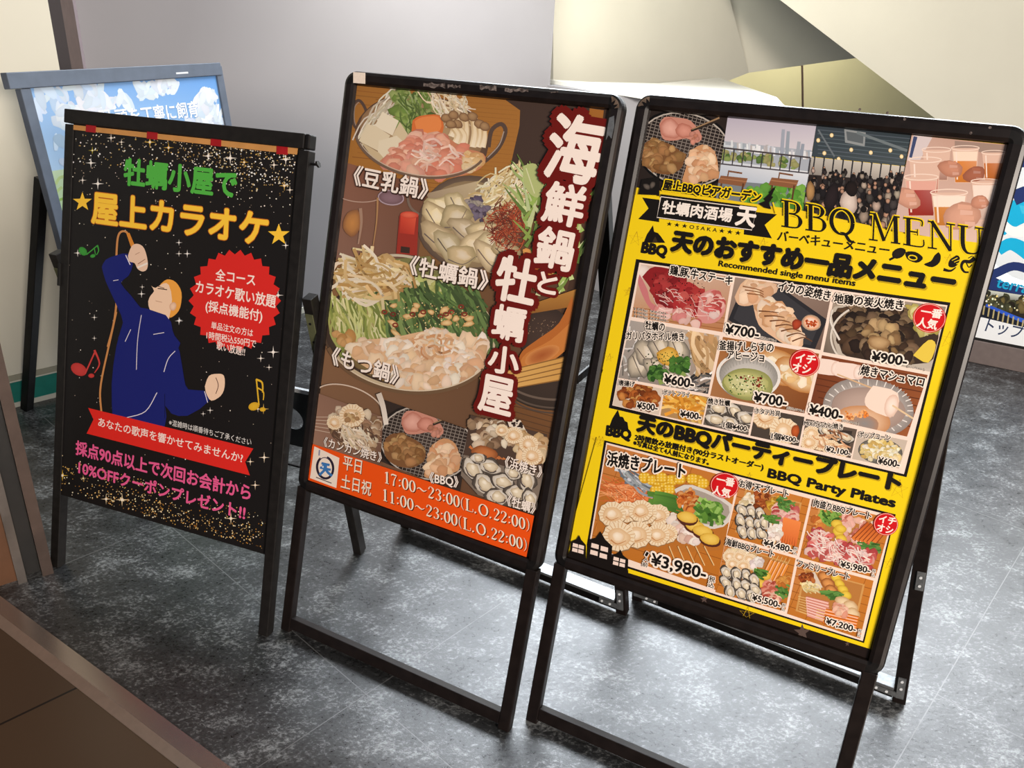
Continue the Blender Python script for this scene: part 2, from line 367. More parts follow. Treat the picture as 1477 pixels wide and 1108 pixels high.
# the karaoke board: plain posts, head rail, separate hinged rear legs
KB = dict(base=(-.8759, 1.6116), yaw=-.3402, tilt=.2613)
KAR_P = Panel(KB['base'], KB['yaw'], KB['tilt']); KAR = empty('sign_board', KAR_P.base, KB['yaw'])
tag(KAR, 'flat black sign stand with the dark starry karaoke poster under a red-taped strip', 'sign')
kput = lambda name, bm, mat, sm=False: KAR_P.place(link(name, bm, mat, None, sm), KAR)
w = .3396
kput('head_rail', box(NB(), (-w, 1.1365, -.026), (w - .012, 1.1683, .002), .002), M['matte_black'])
e = kput('rail_end_cap', box(NB(), (w - .0118, 1.1365, -.028), (w, 1.1683, .000), .003), M['black'])
for s in (-1, 1):
    kput('front_leg', box(NB(), (s*w if s < 0 else w - .026, .003, -.028), (-w + .026 if s < 0 else w, 1.134, -.002), .0015), M['matte_black'])
    kput('foot', box(NB(), (s*(w - .013) - .010, 0, -.024), (s*(w - .013) + .010, .0028, -.006)), M['board'])
kput('backing_board', box(NB(), (-w + .020, .204, -.020), (w - .024, 1.137, -.008)), M['board'])
kput('latch', box(NB(), (-w - .004, .745, -.016), (-w + .004, .800, .002), .001), M['board'])
bm = NB(); disc(bm, (w, 1.108, -.014), (1, 0, 0), .003, .018, 12); disc(bm, (w + .016, 1.108, -.014), (1, .5, 0), .008, .004, 6)
kput('wing_screw', bm, M['black'])
vh, st, ct = .80, math.sin(KB['tilt']), math.cos(KB['tilt'])
KT = [Vector((s*.366, vh*st + .02, vh*ct + .02)) for s in (-1, 1)]; KF = [Vector((s*.366, .39, .002)) for s in (-1, 1)]
for i in (0, 1):
    link('rear_leg', beam(NB(), KT[i], KF[i], .024, .030, (1, 0, 0), .0015), M['matte_black'], KAR)
    bm = NB(); a = KT[i].lerp(KF[i], .05); beam(bm, a + Vector((0, -.0163, 0)), KT[i].lerp(KF[i], .17) + Vector((0, -.0163, 0)), .02, .003, (1, 0, 0), .001)
    hp = link('hinge_plate', bm, M['olive'], KAR); hp['label'] = 'olive zinc hinge plate'
    for k in (.08, .14):
        bm = NB(); disc(bm, KT[i].lerp(KF[i], k) + Vector((0, -.0182, 0)), (0, -1, 0), .003, .001, 10); link('rivet', bm, M['board'], hp)
def kp(x, k): p = KT[0].lerp(KF[0], k); return Vector((x, p.y, p.z))
# rear panel with a round hand hole, bright top edge and a thin rod below
bm = NB(); ks = (.345, .575); c = (.235, .46); rad = .036; d = (KF[0] - KT[0]); Ld = d.length
outer = [(-.35, ks[0]), (.35, ks[0]), (.35, ks[1]), (-.35, ks[1])]
def ring_pts(cx, ck, r, n): return [(cx + r*math.cos(i*2*math.pi/n), ck + r*math.sin(i*2*math.pi/n)/Ld) for i in range(n)]
n = 32; hole = ring_pts(c[0], c[1], rad, n); sq = []
for x, k in hole:
    dx, dk = x - c[0], (k - c[1]); f = min((.10/abs(dx)) if abs(dx) > 1e-6 else 9e9, (.115/abs(dk)) if abs(dk) > 1e-6 else 9e9)
    sq.append((c[0] + dx*f, c[1] + dk*f))
for y_off in (0, .004):
    for i in range(n):
        j = (i + 1) % n
        bm.faces.new([bm.verts.new(kp(*p) + Vector((0, y_off, 0))) for p in (hole[i], hole[j], sq[j], sq[i])])
for i in range(n):
    j = (i + 1) % n
    bm.faces.new([bm.verts.new(kp(*hole[i])), bm.verts.new(kp(*hole[j])), bm.verts.new(kp(*hole[j]) + Vector((0, .004, 0))), bm.verts.new(kp(*hole[i]) + Vector((0, .004, 0)))])
for a, b in ((-.353, .135), (.335, .353)):
    prism(bm, [kp(a, ks[0]), kp(b, ks[0]), kp(b, ks[1]), kp(a, ks[1])], (0, .004, 0))
link('rear_panel', bm, M['dark_plate'], KAR)
link('panel_edge', beam(NB(), kp(-.353, ks[0] - .004), kp(.353, ks[0] - .004), .010, .010, (0, 0, 1)), M['white_cap'], KAR)['label'] = 'white top edge of the rear panel'
link('tie_rod', beam(NB(), kp(-.36, .665), kp(.36, .665), .005, .005, (0, 0, 1)), M['black'], KAR)

# the pale-sky board behind, turned the other way
def meadow_sign():
    zt = 1.165
    A = ground(23, 104, zt); B = ground(319, 90, zt); u = B - A; wid = u.length; yaw = math.atan2(u.y, u.x); t = .10
    nh = Vector((math.sin(yaw), -math.cos(yaw), 0)); v = math.cos(t)*Vector((0, 0, 1)) - math.sin(t)*nh
    mid = (A + B)/2 - v*(zt/math.cos(t))
    P = Panel((mid.x, mid.y), yaw, t); root = empty('sign_board', P.base, yaw)
    tag(root, 'blue-grey framed sign stand with a bright sky and meadow picture, behind the karaoke sign', 'sign')
    put = lambda name, bm, mat: P.place(link(name, bm, mat), root)
    hw = wid/2; top = zt/math.cos(t)
    put('head_rail', box(NB(), (-hw - .035, top - .045, -.022), (hw - .01, top, .004), .002), M['blue_grey'])
    put('scuff', box(NB(), (hw - .25, top - .032, .0042), (hw - .19, top - .026, .0046)), M['white_cap'])
    for s in (-1, 1):
        xa, xb = (-hw, -hw + .035) if s < 0 else (hw - .035, hw)
        put('side_post', box(NB(), (xa, .0, -.024), (xb, top - (.046 if s < 0 else .012), 0), .002), M['blue_grey'])
    put('bottom_rail', box(NB(), (-hw + .036, .42, -.022), (hw - .036, .46, -.001), .002), M['blue_grey'])
    put('backing_board', box(NB(), (-hw + .02, .43, -.020), (hw - .02, top - .03, -.008)), M['board'])
    for s in (-1, 1):
        T = Vector((s*(hw - .02), .86*math.sin(t) + .035, .86)); F = Vector((s*(hw - .02), .42, .002))
        link('rear_leg', beam(NB(), T, F, .03, .03, (1, 0, 0), .0015), M['black'], root)
    return root, P, hw, top
MEA, MEA_P, MEA_W, MEA_T = meadow_sign()

# backlit totem by the stair, only its right part shows
TOT_P = Panel((2.117, 3.532), -.5, 0.0); TOT = empty('light_box_sign', TOT_P.base, -.5)
tag(TOT, 'backlit light-box sign with a cyan logo on a grey plinth, behind the yellow menu sign', 'sign')
tput = lambda name, bm, mat: TOT_P.place(link(name, bm, mat), TOT)
M['plinth'] = material('taupe_plinth', '6f6360', .55, vary=.06)
tput('plinth', box(NB(), (-.62, 0, -.10), (.55, .108, 0), .003), M['plinth'])
tput('case', box(NB(), (-.62, .1085, -.09), (.55, .93, -.004), .003), M['board'])
# ------------------------------------------------------------------ printed artwork: flat ink shapes on a sheet
R = random.Random(11)
_glyphs = {}
def glyph_tris(s):
    """triangles of a line of lettering (built-in font), with its bounding box"""
    if s not in _glyphs:
        c = bpy.data.curves.new('lettering', 'FONT'); c.body = s; c.resolution_u = 3
        o = bpy.data.objects.new('lettering', c); COL.objects.link(o)
        dg = bpy.context.evaluated_depsgraph_get(); me = bpy.data.meshes.new_from_object(o.evaluated_get(dg))
        me.calc_loop_triangles()
        vs = [(v.co.x, v.co.y) for v in me.vertices]; ts = [tuple(t.vertices) for t in me.loop_triangles]
        bpy.data.objects.remove(o); bpy.data.curves.remove(c); bpy.data.meshes.remove(me)
        xs = [p[0] for p in vs]; ys = [p[1] for p in vs]
        _glyphs[s] = (vs, ts, (min(xs), min(ys), max(xs), max(ys)))
    return _glyphs[s]
def jit(c, a):
    c = lin(c); k = 1 + R.uniform(-a, a); return tuple(max(0, min(1, x*k*(1 + R.uniform(-a, a)*.25))) for x in c)
def mixc(a, b, t):
    a = lin(a); b = lin(b); return tuple(x + (y - x)*t for x, y in zip(a, b))
def inside(pt, poly):
    x, y = pt; r = False; n = len(poly); j = n - 1
    for i in range(n):
        xi, yi = poly[i]; xj, yj = poly[j]
        if (yi > y) != (yj > y) and x < (xj - xi)*(y - yi)/(yj - yi) + xi: r = not r
        j = i
    return r
def rand_in(poly):
    xs = [p[0] for p in poly]; ys = [p[1] for p in poly]
    for _ in range(300):
        p = (R.uniform(min(xs), max(xs)), R.uniform(min(ys), max(ys)))
        if inside(p, poly): return p
    return poly[0]
def spline(pts, n=6):
    if len(pts) < 3: return list(pts)
    out = []; P = [pts[0]] + list(pts) + [pts[-1]]
    for i in range(1, len(P) - 2):
        p0, p1, p2, p3 = P[i - 1], P[i], P[i + 1], P[i + 2]
        for k in range(n):
            t = k/n
            out.append(tuple(.5*((2*b) + (-a + c)*t + (2*a - 5*b + 4*c - d)*t*t + (-a + 3*b - 3*c + d)*t**3) for a, b, c, d in zip(p0, p1, p2, p3)))
    out.append(tuple(pts[-1])); return out
class Ink:
    STEP = 3e-6
    def __init__(s, panel, z0, frame=(0, 0, 1), zs=-.006):
        s.P, s.z, s.zs = panel, z0, zs; s.V, s.F, s.C = [], [], []; s.clip = None; s.frame(*frame)
    def frame(s, x0, y0, k): s.fx, s.fy, s.fk = x0, y0, k; return s
    def T(s, x, y): return s.P.at(s.fx + x/s.fk, s.fy + y/s.fk, s.zs)
    def set_clip(s, pts): s.clip = [s.T(*p) for p in pts] if pts else None; return s
    hold = 0
    def up(s):
        if not s.hold: s.z += s.STEP
    def tri(s, a, b, c, ca, cb, cc):
        poly = [(a, lin(ca)), (b, lin(cb)), (c, lin(cc))]
        if s.clip:
            n = len(s.clip); area = sum(s.clip[i][0]*s.clip[(i + 1) % n][1] - s.clip[(i + 1) % n][0]*s.clip[i][1] for i in range(n)); sg = 1 if area > 0 else -1
            for i in range(n):
                (x0, y0), (x1, y1) = s.clip[i], s.clip[(i + 1) % n]
                d = [sg*((x1 - x0)*(p[0][1] - y0) - (y1 - y0)*(p[0][0] - x0)) for p in poly]
                if min(d) >= 0: continue
                out = []
                for k in range(len(poly)):
                    p, q = poly[k], poly[(k + 1) % len(poly)]; dp, dq = d[k], d[(k + 1) % len(poly)]
                    if dp >= 0: out.append(p)
                    if (dp >= 0) != (dq >= 0):
                        t = dp/(dp - dq); out.append((tuple(u + (v - u)*t for u, v in zip(p[0], q[0])), tuple(u + (v - u)*t for u, v in zip(p[1], q[1]))))
                poly = out
                if len(poly) < 3: return
        base = len(s.V)
        for p, c in poly: s.V.append((p[0], p[1], s.z)); s.C.append((*c, 1))
        for k in range(1, len(poly) - 1): s.F.append((base, base + k, base + k + 1))
    def poly(s, pts, col, smooth=0):
        if smooth: pts = spline(list(pts) + [pts[0]], smooth)[:-1]
        s.up(); q = [s.T(*p) for p in pts]
        for t in tessellate_polygon([[Vector((x, y, 0)) for x, y in q]]): s.tri(q[t[0]], q[t[1]], q[t[2]], col, col, col)
    def grad(s, pts, cols, n=6):
        """four-cornered area, colours at the corners"""
        s.up(); (a, b, c, d) = pts; k = [lin(x) for x in cols]
        def at(u, v): return tuple((1 - v)*((1 - u)*a[i] + u*b[i]) + v*((1 - u)*d[i] + u*c[i]) for i in (0, 1))
        def cl(u, v): return tuple((1 - v)*((1 - u)*k[0][i] + u*k[1][i]) + v*((1 - u)*k[3][i] + u*k[2][i]) for i in (0, 1, 2))
        for i in range(n):
            for j in range(n):
                q = [(i/n, j/n), ((i + 1)/n, j/n), ((i + 1)/n, (j + 1)/n), (i/n, (j + 1)/n)]
                p = [s.T(*at(*x)) for x in q]; e = [cl(*x) for x in q]
                s.tri(p[0], p[1], p[2], e[0], e[1], e[2]); s.tri(p[0], p[2], p[3], e[0], e[2], e[3])
    def blob(s, x, y, rx, ry=None, rot=0, c0='ffffff', c1=None, w=.1, n=14, off=(0, 0), mid=.6):
        """lump: lighter middle, darker rim, wobbling outline"""
        ry = ry or rx; c1 = c1 or c0; s.up(); cr, sr = math.cos(rot), math.sin(rot); ph = [R.uniform(0, 6.28) for _ in range(3)]
        cm = mixc(c0, c1, .35); ctr = s.T(x + off[0], y + off[1]); A, B = [], []
        for i in range(n):
            t = i*2*math.pi/n; k = 1 + w*(.6*math.sin(2*t + ph[0]) + .5*math.sin(3*t + ph[1]) + .4*math.sin(5*t + ph[2]))
            dx, dy = rx*k*math.cos(t), ry*k*math.sin(t); dx, dy = dx*cr - dy*sr, dx*sr + dy*cr
            B.append(s.T(x + dx, y + dy)); A.append(s.T(x + dx*mid + off[0]*(1 - mid), y + dy*mid + off[1]*(1 - mid)))
        for i in range(n):
            j = (i + 1) % n
            s.tri(ctr, A[i], A[j], c0, cm, cm); s.tri(A[i], B[i], B[j], cm, c1, c1); s.tri(A[i], B[j], A[j], cm, c1, cm)
    def stroke(s, pts, w, col, w2=None, col2=None, smooth=5, edge=None):
        """line along pts; width w to w2; optional darker edge"""
        if edge: s.stroke(pts, w*1.5, edge, (w2 if w2 is not None else w)*1.5, None, smooth)
        w2 = w if w2 is None else w2; col2 = col2 or col; q = spline(pts, smooth); s.up(); L = []
        for i, p in enumerate(q):
            a = q[max(0, i - 1)]; b = q[min(len(q) - 1, i + 1)]; dx, dy = b[0] - a[0], b[1] - a[1]; l = math.hypot(dx, dy) or 1
            t = i/(len(q) - 1); h = (p[2] if len(p) > 2 else (w + (w2 - w)*t))/2; nx, ny = -dy/l*h, dx/l*h
            L.append((s.T(p[0] + nx, p[1] + ny), s.T(p[0] - nx, p[1] - ny), mixc(col, col2, t)))
        for (a, b, c), (d, e, f) in zip(L, L[1:]): s.tri(a, b, e, c, c, f); s.tri(a, e, d, c, f, f)
    def ring(s, x, y, rx, ry, w, col, a0=0, a1=6.2832, rot=0, n=28):
        cr, sr = math.cos(rot), math.sin(rot)
        s.stroke([(x + rx*math.cos(t)*cr - ry*math.sin(t)*sr, y + rx*math.cos(t)*sr + ry*math.sin(t)*cr) for t in (a0 + (a1 - a0)*i/n for i in range(n + 1))], w, col, smooth=1)
    def mass(s, poly, n, r, cols, rim=.62, w=.16, flat=(.6, 1.0), shuffle=True):
        """heap of lumps filling an area, drawn from the back to the front"""
        pts = sorted((rand_in(poly) for _ in range(n)), key=lambda p: p[1])
        for x, y in pts:
            c = R.choice(cols); rr = r*R.uniform(.6, 1.25); c0 = jit(c, .12); s.blob(x, y, rr, rr*R.uniform(*flat), R.uniform(0, 3.1), c0, tuple(v*rim for v in c0), w, 10, (-rr*.15, -rr*.2))
    def hairs(s, poly, n, l, w, cols, ang=0, spread=.4, bend=.2):
        for i in range(n):
            s.hold = i % 3; x, y = rand_in(poly); a = ang + R.uniform(-spread, spread); k = l*R.uniform(.6, 1.2); b = R.uniform(-bend, bend)*k
            dx, dy = math.cos(a)*k/2, math.sin(a)*k/2; c = jit(R.choice(cols), .15)
            s.stroke([(x - dx, y - dy), (x - dy/k*b*2, y + dx/k*b*2), (x + dx, y + dy)], w*R.uniform(.7, 1.3), c, None, tuple(v*.8 for v in c), 3)
        s.hold = 0
    def dots(s, poly, n, r, cols):
        for i in range(n):
            s.hold = i; x, y = rand_in(poly); rr = r*R.uniform(.5, 1.3); c = jit(R.choice(cols), .2); s.blob(x, y, rr, rr, 0, c, c, .1, 6)
        s.hold = 0
    def star(s, x, y, r, col, k=.40, n=5, a=-1.5708):
        s.poly([(x + (r if i % 2 == 0 else r*k)*math.cos(a + i*math.pi/n), y + (r if i % 2 == 0 else r*k)*math.sin(a + i*math.pi/n)) for i in range(2*n)], col)
    def sparkle(s, x, y, r, col):
        s.star(x, y, r, col, .13, 4); s.blob(x, y, r*.25, r*.25, 0, 'fff8ee', col, 0, 8)
    def text(s, t, p0, p1, h, col, bold=0.0, outline=None, shade=None):
        """one line of lettering: bounding box from p0 (lower left) to p1 (lower right), h high"""
        vs, ts, (bx0, by0, bx1, by1) = glyph_tris(t)
        a = s.T(*p0); b = s.T(*p1); ux, uy = b[0] - a[0], b[1] - a[1]; Ln = math.hypot(ux, uy); ux, uy = ux/Ln, uy/Ln
        e = s.T(p0[0], p0[1] - h); hl = math.hypot(e[0] - a[0], e[1] - a[1]); sx = Ln/(bx1 - bx0); sy = hl/max(by1 - by0, 1e-6)
        if by1 - by0 < .3: sy = sx
        z = [s.z]
        def stamp(r, c, dx=0, dy=0):
            offs = [(0, 0)]; k = 1
            while r > 0 and k <= math.ceil(r/.05):
                rr = r*k/math.ceil(r/.05); m = 8 if rr < .08 else 14
                offs += [(rr*math.cos(i*2*math.pi/m), rr*math.sin(i*2*math.pi/m)) for i in range(m)]; k += 1
            em = min(sx, sy) if by1 - by0 > .3 else sx
            for ox, oy in offs:
                z[0] += 5e-6; base = len(s.V)
                for x, y in vs:
                    X = (x - bx0)*sx + (ox + dx)*em; Y = (y - by0)*sy + (oy + dy)*em
                    s.V.append((a[0] + ux*X - uy*Y, a[1] + uy*X + ux*Y, z[0])); s.C.append((*c, 1))
                s.F += [(base + i, base + j, base + k2) for i, j, k2 in ts]
        if shade: stamp(bold, lin(shade[2]), shade[0], shade[1])
        for r, c in (outline or []): stamp(bold + r, lin(c))
        stamp(bold, lin(col))
    def serif(s, t, p0, p1, h, col, edge=None):
        """line of high-contrast roman lettering drawn stroke by stroke"""
        adv = {c: SERIF[c][0] for c in t}; tot = sum(adv[c] for c in t); k = (p1[0] - p0[0])/tot, (p1[1] - p0[1])/tot; x = 0
        for c in t:
            for st in SERIF[c][1]:
                pts = [(p0[0] + (x + q[0])*k[0], p0[1] + (x + q[0])*k[1] - q[1]*h, q[2]*h) for q in spline(st, 6 if len(st) > 2 else 1)]
                if edge: s.stroke([(q[0], q[1], q[2] + edge[0]*h) for q in pts], 0, edge[1], smooth=1)
                s.stroke(pts, 0, col, smooth=1)
            x += adv[c]
    def fade(s, c, t):  # mixes a pale veil, as of a hazy cover sheet, into the ink colours
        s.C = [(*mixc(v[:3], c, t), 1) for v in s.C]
    def build(s, name, mat, parent, root=None):
        me = bpy.data.meshes.new(name); me.from_pydata(s.V, [], s.F)
        at = me.color_attributes.new('ink', 'FLOAT_COLOR', 'POINT'); at.data.foreach_set('color', [v for c in s.C for v in c])
        me.materials.append(mat); o = bpy.data.objects.new(name, me); COL.objects.link(o); o.parent = parent
        return o
def _oval(cx, cy, rx, ry, wt, wn, n=16, a0=0, a1=6.2832): return [(cx + rx*math.cos(a0 + (a1 - a0)*i/n), cy + ry*math.sin(a0 + (a1 - a0)*i/n), wn + (wt - wn)*abs(math.cos(a0 + (a1 - a0)*i/n))) for i in range(n + 1)]
T_, N_ = .145, .055
SERIF = {
 '0': (.58, [_oval(.29, .5, .20, .47, T_, N_)]), 'O': (.86, [_oval(.43, .5, .33, .47, T_, N_)]),
 '1': (.58, [[(.29, 0, T_), (.29, 1, T_)], [(.14, .02, N_), (.45, .02, N_)], [(.14, .86, N_), (.29, .97, .06)]]),
 '2': (.58, [[(.11, .74, .12), (.14, .92, .05), (.29, .97, .05), (.44, .86, .11), (.44, .68, T_), (.30, .42, .08), (.10, .10, .05)], [(.08, .06, .12), (.36, .06, .13), (.49, .22, .03)]]),
 '3': (.58, [[(.12, .80, .11), (.17, .94, .05), (.30, .97, .05), (.43, .84, .11), (.42, .66, .12), (.26, .53, .04)], [(.26, .53, .04), (.43, .44, .10), (.46, .24, T_), (.36, .06, .07), (.22, .03, .04), (.10, .14, .11)]]),
 '7': (.58, [[(.09, .80, .03), (.12, .93, .12), (.48, .94, .10)], [(.48, .93, .05), (.30, .50, .08), (.24, 0, .13)]]),
 ':': (.32, [[(.16, .12, .13), (.16, .24, .13)], [(.16, .58, .13), (.16, .70, .13)]]), '.': (.36, [[(.14, .0, .14), (.14, .13, .14)]]),
 '~': (.95, [[(.08, .42, .04), (.28, .56, .09), (.62, .40, .09), (.86, .56, .04)]]),
 '(': (.38, [[(.30, 1.06, .02), (.13, .75, .06), (.13, .25, .06), (.30, -.08, .02)]]), ')': (.38, [[(.08, 1.06, .02), (.25, .75, .06), (.25, .25, .06), (.08, -.08, .02)]]),
 'L': (.72, [[(.20, 0, T_), (.20, 1, T_)], [(.06, .98, N_), (.36, .98, N_)], [(.06, .02, N_), (.62, .02, .04), (.66, .28, .05)]]),
 'B': (.74, [[(.20, 0, T_), (.20, 1, T_)], [(.05, .98, N_), (.36, .98, N_)], [(.05, .02, N_), (.40, .02, N_)], [(.30, .98, N_), (.50, .94, .06), (.57, .76, T_), (.48, .57, .06), (.28, .53, N_)], [(.28, .53, N_), (.54, .48, .06), (.63, .27, T_), (.54, .06, .06), (.36, .02, N_)]]),
 'Q': (.88, [_oval(.43, .5, .33, .47, T_, N_), [(.38, .10, .04), (.52, .06, .10), (.66, -.16, .11), (.84, -.20, .04)]]),
 'M': (1.05, [[(.16, 0, .05), (.20, 1, .05)], [(.20, 1, .10), (.50, .04, .12)], [(.50, .04, .04), (.82, 1, .05)], [(.85, 1, T_), (.87, 0, T_)], [(.04, .02, N_), (.30, .02, N_)], [(.72, .02, N_), (1.0, .02, N_)], [(.06, .98, N_), (.22, .98, N_)], [(.80, .98, N_), (.98, .98, N_)]]),
 'E': (.76, [[(.20, 0, T_), (.20, 1, T_)], [(.05, .98, N_), (.58, .98, .05), (.62, .76, .04)], [(.05, .02, N_), (.62, .02, .05), (.67, .28, .04)], [(.2, .52, N_), (.48, .52, N_)], [(.48, .40, .03), (.48, .64, .03)]]),
 'N': (.92, [[(.18, 0, .05), (.18, 1, .05)], [(.16, 1, .12), (.74, .02, .13)], [(.75, 0, .05), (.75, 1, .05)], [(.05, .02, N_), (.32, .02, N_)], [(.05, .98, N_), (.22, .98, N_)], [(.62, .98, N_), (.88, .98, N_)]]),
 'U': (.88, [[(.20, 1, T_), (.20, .34, T_), (.30, .06, .09), (.46, .02, .06), (.63, .08, .06), (.70, .34, .05), (.70, 1, .05)], [(.05, .98, N_), (.36, .98, N_)], [(.58, .98, N_), (.84, .98, N_)]]),
 ' ': (.34, []),
}
# ---- food motifs used in several printed photographs (sizes in the measuring frame's units)
def scallop(k, x, y, r, rot=0, c='ecd2ae'):
    n = 22; k.up(); rim = [(x + r*(1.06 if i % 2 else .98)*math.cos(rot + i*2*math.pi/n), y + r*.90*(1.06 if i % 2 else .98)*math.sin(rot + i*2*math.pi/n)) for i in range(n)]
    k.poly([(px, py + r*.08) for px, py in rim], '9a7650'); k.poly(rim, 'f0dcbc'); k.up(); k.hold = 1
    for i in range(n): k.stroke([(x + .62*(rim[i][0] - x), y + .62*(rim[i][1] - y)), (x + .97*(rim[i][0] - x), y + .97*(rim[i][1] - y))], r*.045, 'cfa678')
    k.hold = 0; k.blob(x, y + r*.04, r*.70, r*.58, rot, 'f0d6b0', 'dcb588', .10, 16); k.blob(x - r*.04, y + r*.02, r*.42, r*.36, rot, 'fcf0dc', 'e2bc8e', .08, 14, (-r*.1, -r*.1)); k.stroke([(x - r*.5, y + r*.2), (x - r*.1, y + r*.46), (x + r*.45, y + r*.26)], r*.10, 'c48a58', r*.04)
def oyster(k, x, y, r, rot=0, asp=.62):
    c, s_ = math.cos(rot), math.sin(rot); g = lambda u, v: (x + r*u*c - r*asp*v*s_, y + r*u*s_ + r*asp*v*c)
    k.blob(x, y, r, r*asp, rot, '7a7066', '3a342f', .18, 18); k.blob(x, y, r*.88, r*asp*.84, rot, 'f0ebe2', 'c2b8aa', .14, 16)
    k.blob(*g(.08, .0), r*.62, r*asp*.62, rot, 'efe2c8', 'b9a688', .18, 14, (-r*.1, -r*.1)); k.blob(*g(-.1, -.1), r*.26, r*asp*.24, rot, 'fbf3e2', 'e4d4b6', .15, 10)
    a = R.uniform(-.4, .9); k.stroke([g(.66*math.cos(a + t*.45), .66*math.sin(a + t*.45) + R.uniform(-.06, .06)) for t in range(5)], r*.13, '4a403e', r*.05)
    if R.random() < .6: k.stroke([g(-.55, .2), g(-.3, .5), g(.1, .55)], r*.07, '6a5e5a', r*.03)
def plump(k, x, y, r, a, c0='e6d6b4', c1='85785e'):
    k.blob(x, y, r, r*.66, a, c0, c1, .22, 16, (-r*.2, -r*.22)); k.blob(x + r*.1, y - r*.08, r*.5, r*.3, a + .3, mixc(c0, 'ffffff', .3), c0, .25, 10)
    k.stroke([(x - r*.8*math.cos(a), y - r*.8*math.sin(a) + r*.1), (x + r*.1, y + r*.48), (x + r*.85*math.cos(a), y + r*.85*math.sin(a) + r*.1)], r*.07, jit('6a5f58', .2), r*.03)
def shrimp(k, pts, w):
    k.stroke(pts, w*1.15, 'a8552a', w*.5); k.stroke(pts, w, 'f0955a', w*.35, 'd9703a'); q = spline(pts, 4)
    for i in range(1, len(q) - 1, 2):
        a, b = q[i], q[i + 1]; dx, dy = b[0] - a[0], b[1] - a[1]; l = math.hypot(dx, dy) or 1; k.stroke([(a[0] - dy/l*w*.45, a[1] + dx/l*w*.45), (a[0] + dy/l*w*.45, a[1] - dx/l*w*.45)], w*.12, 'fbd0a4')
def skewer(k, a, b, w, c, e, stick=.3):
    dx, dy = b[0] - a[0], b[1] - a[1]; k.stroke([a, (b[0] + dx*stick, b[1] + dy*stick)], max(1.6, w*.16), 'e6bf7c'); k.stroke([a, b], w*1.2, e, smooth=1); k.stroke([a, b], w*.85, c, smooth=1); k.stroke([(a[0] - w*.1, a[1] - w*.2), (b[0] - w*.1, b[1] - w*.2)], w*.2, mixc(c, 'ffffff', .35), smooth=1)
def grill(k, x, y, rx, ry, rot, bg, wire, n=11):
    k.blob(x, y, rx*1.08, ry*1.08, rot, '1a1513', '0c0908', 0, 26); k.blob(x, y, rx, ry, rot, bg, '201916', 0, 26); cr, sr = math.cos(rot), math.sin(rot)
    k.up()
    for i in range(-n + 1, n):
        k.hold = 1; t = i/n; h = math.sqrt(max(0, 1 - t*t))*.97
        for (ax, ay, bx, by) in ((t*rx, -h*ry, t*rx, h*ry), (-h*rx, t*ry, h*rx, t*ry)):
            k.stroke([(x + ax*cr - ay*sr, y + ax*sr + ay*cr), (x + bx*cr - by*sr, y + bx*sr + by*cr)], rx*.011, wire)
    k.hold = 0; k.ring(x, y, rx, ry, rx*.03, 'b9b0a6', 0, 6.2832, rot)
def meat_on_grill(k, s=1.0, dx=0, dy=0):
    """raw slice held in tongs, a browned piece and a pale piece; in units of the E crop"""
    f = lambda x, y: (dx + x*s, dy + y*s)
    grill(k, *f(690, 190), 215*s, 165*s, .25, '3a302c', '9a8f86')
    k.poly([f(*p) for p in ((575, 75), (600, 42), (660, 45), (720, 60), (770, 130), (745, 160), (700, 140), (640, 150), (590, 140))], 'c98a78', 3)
    k.blob(*f(625, 95), 52*s, 44*s, .3, 'e8b0a0', 'b5705e', .12, 14); k.blob(*f(690, 105), 42*s, 34*s, .5, 'dd9a88', 'b06a58', .12, 14); k.mass([f(700, 110), f(765, 130), f(745, 165), f(710, 150)], 7, 15*s, ['d2907c', 'b97a62'])
    k.stroke([f(860, 48), f(720, 105)], 20*s, '2e241e', 10*s); k.stroke([f(850, 45), f(725, 98)], 8*s, '9a7c5c', 5*s)
    k.poly([f(*p) for p in ((500, 170), (540, 145), (620, 165), (680, 210), (680, 270), (620, 305), (540, 290), (495, 240))], '7a5230', 3)
    k.mass([f(*p) for p in ((510, 180), (550, 155), (620, 175), (670, 220), (660, 270), (610, 295), (540, 280), (505, 240))], 46, 24*s, ['b08050', '8f6236', 'c29a66', '9c7244'])
    k.poly([f(*p) for p in ((715, 200), (770, 168), (825, 195), (845, 270), (835, 320), (770, 335), (730, 350), (680, 345), (695, 280))], 'c99468', 3)
    k.mass([f(*p) for p in ((725, 210), (770, 180), (815, 200), (835, 270), (820, 315), (760, 325), (700, 335), (705, 290))], 40, 26*s, ['ecc29a', 'e0ae84', 'f2d2b0', 'd89e72'], .78)
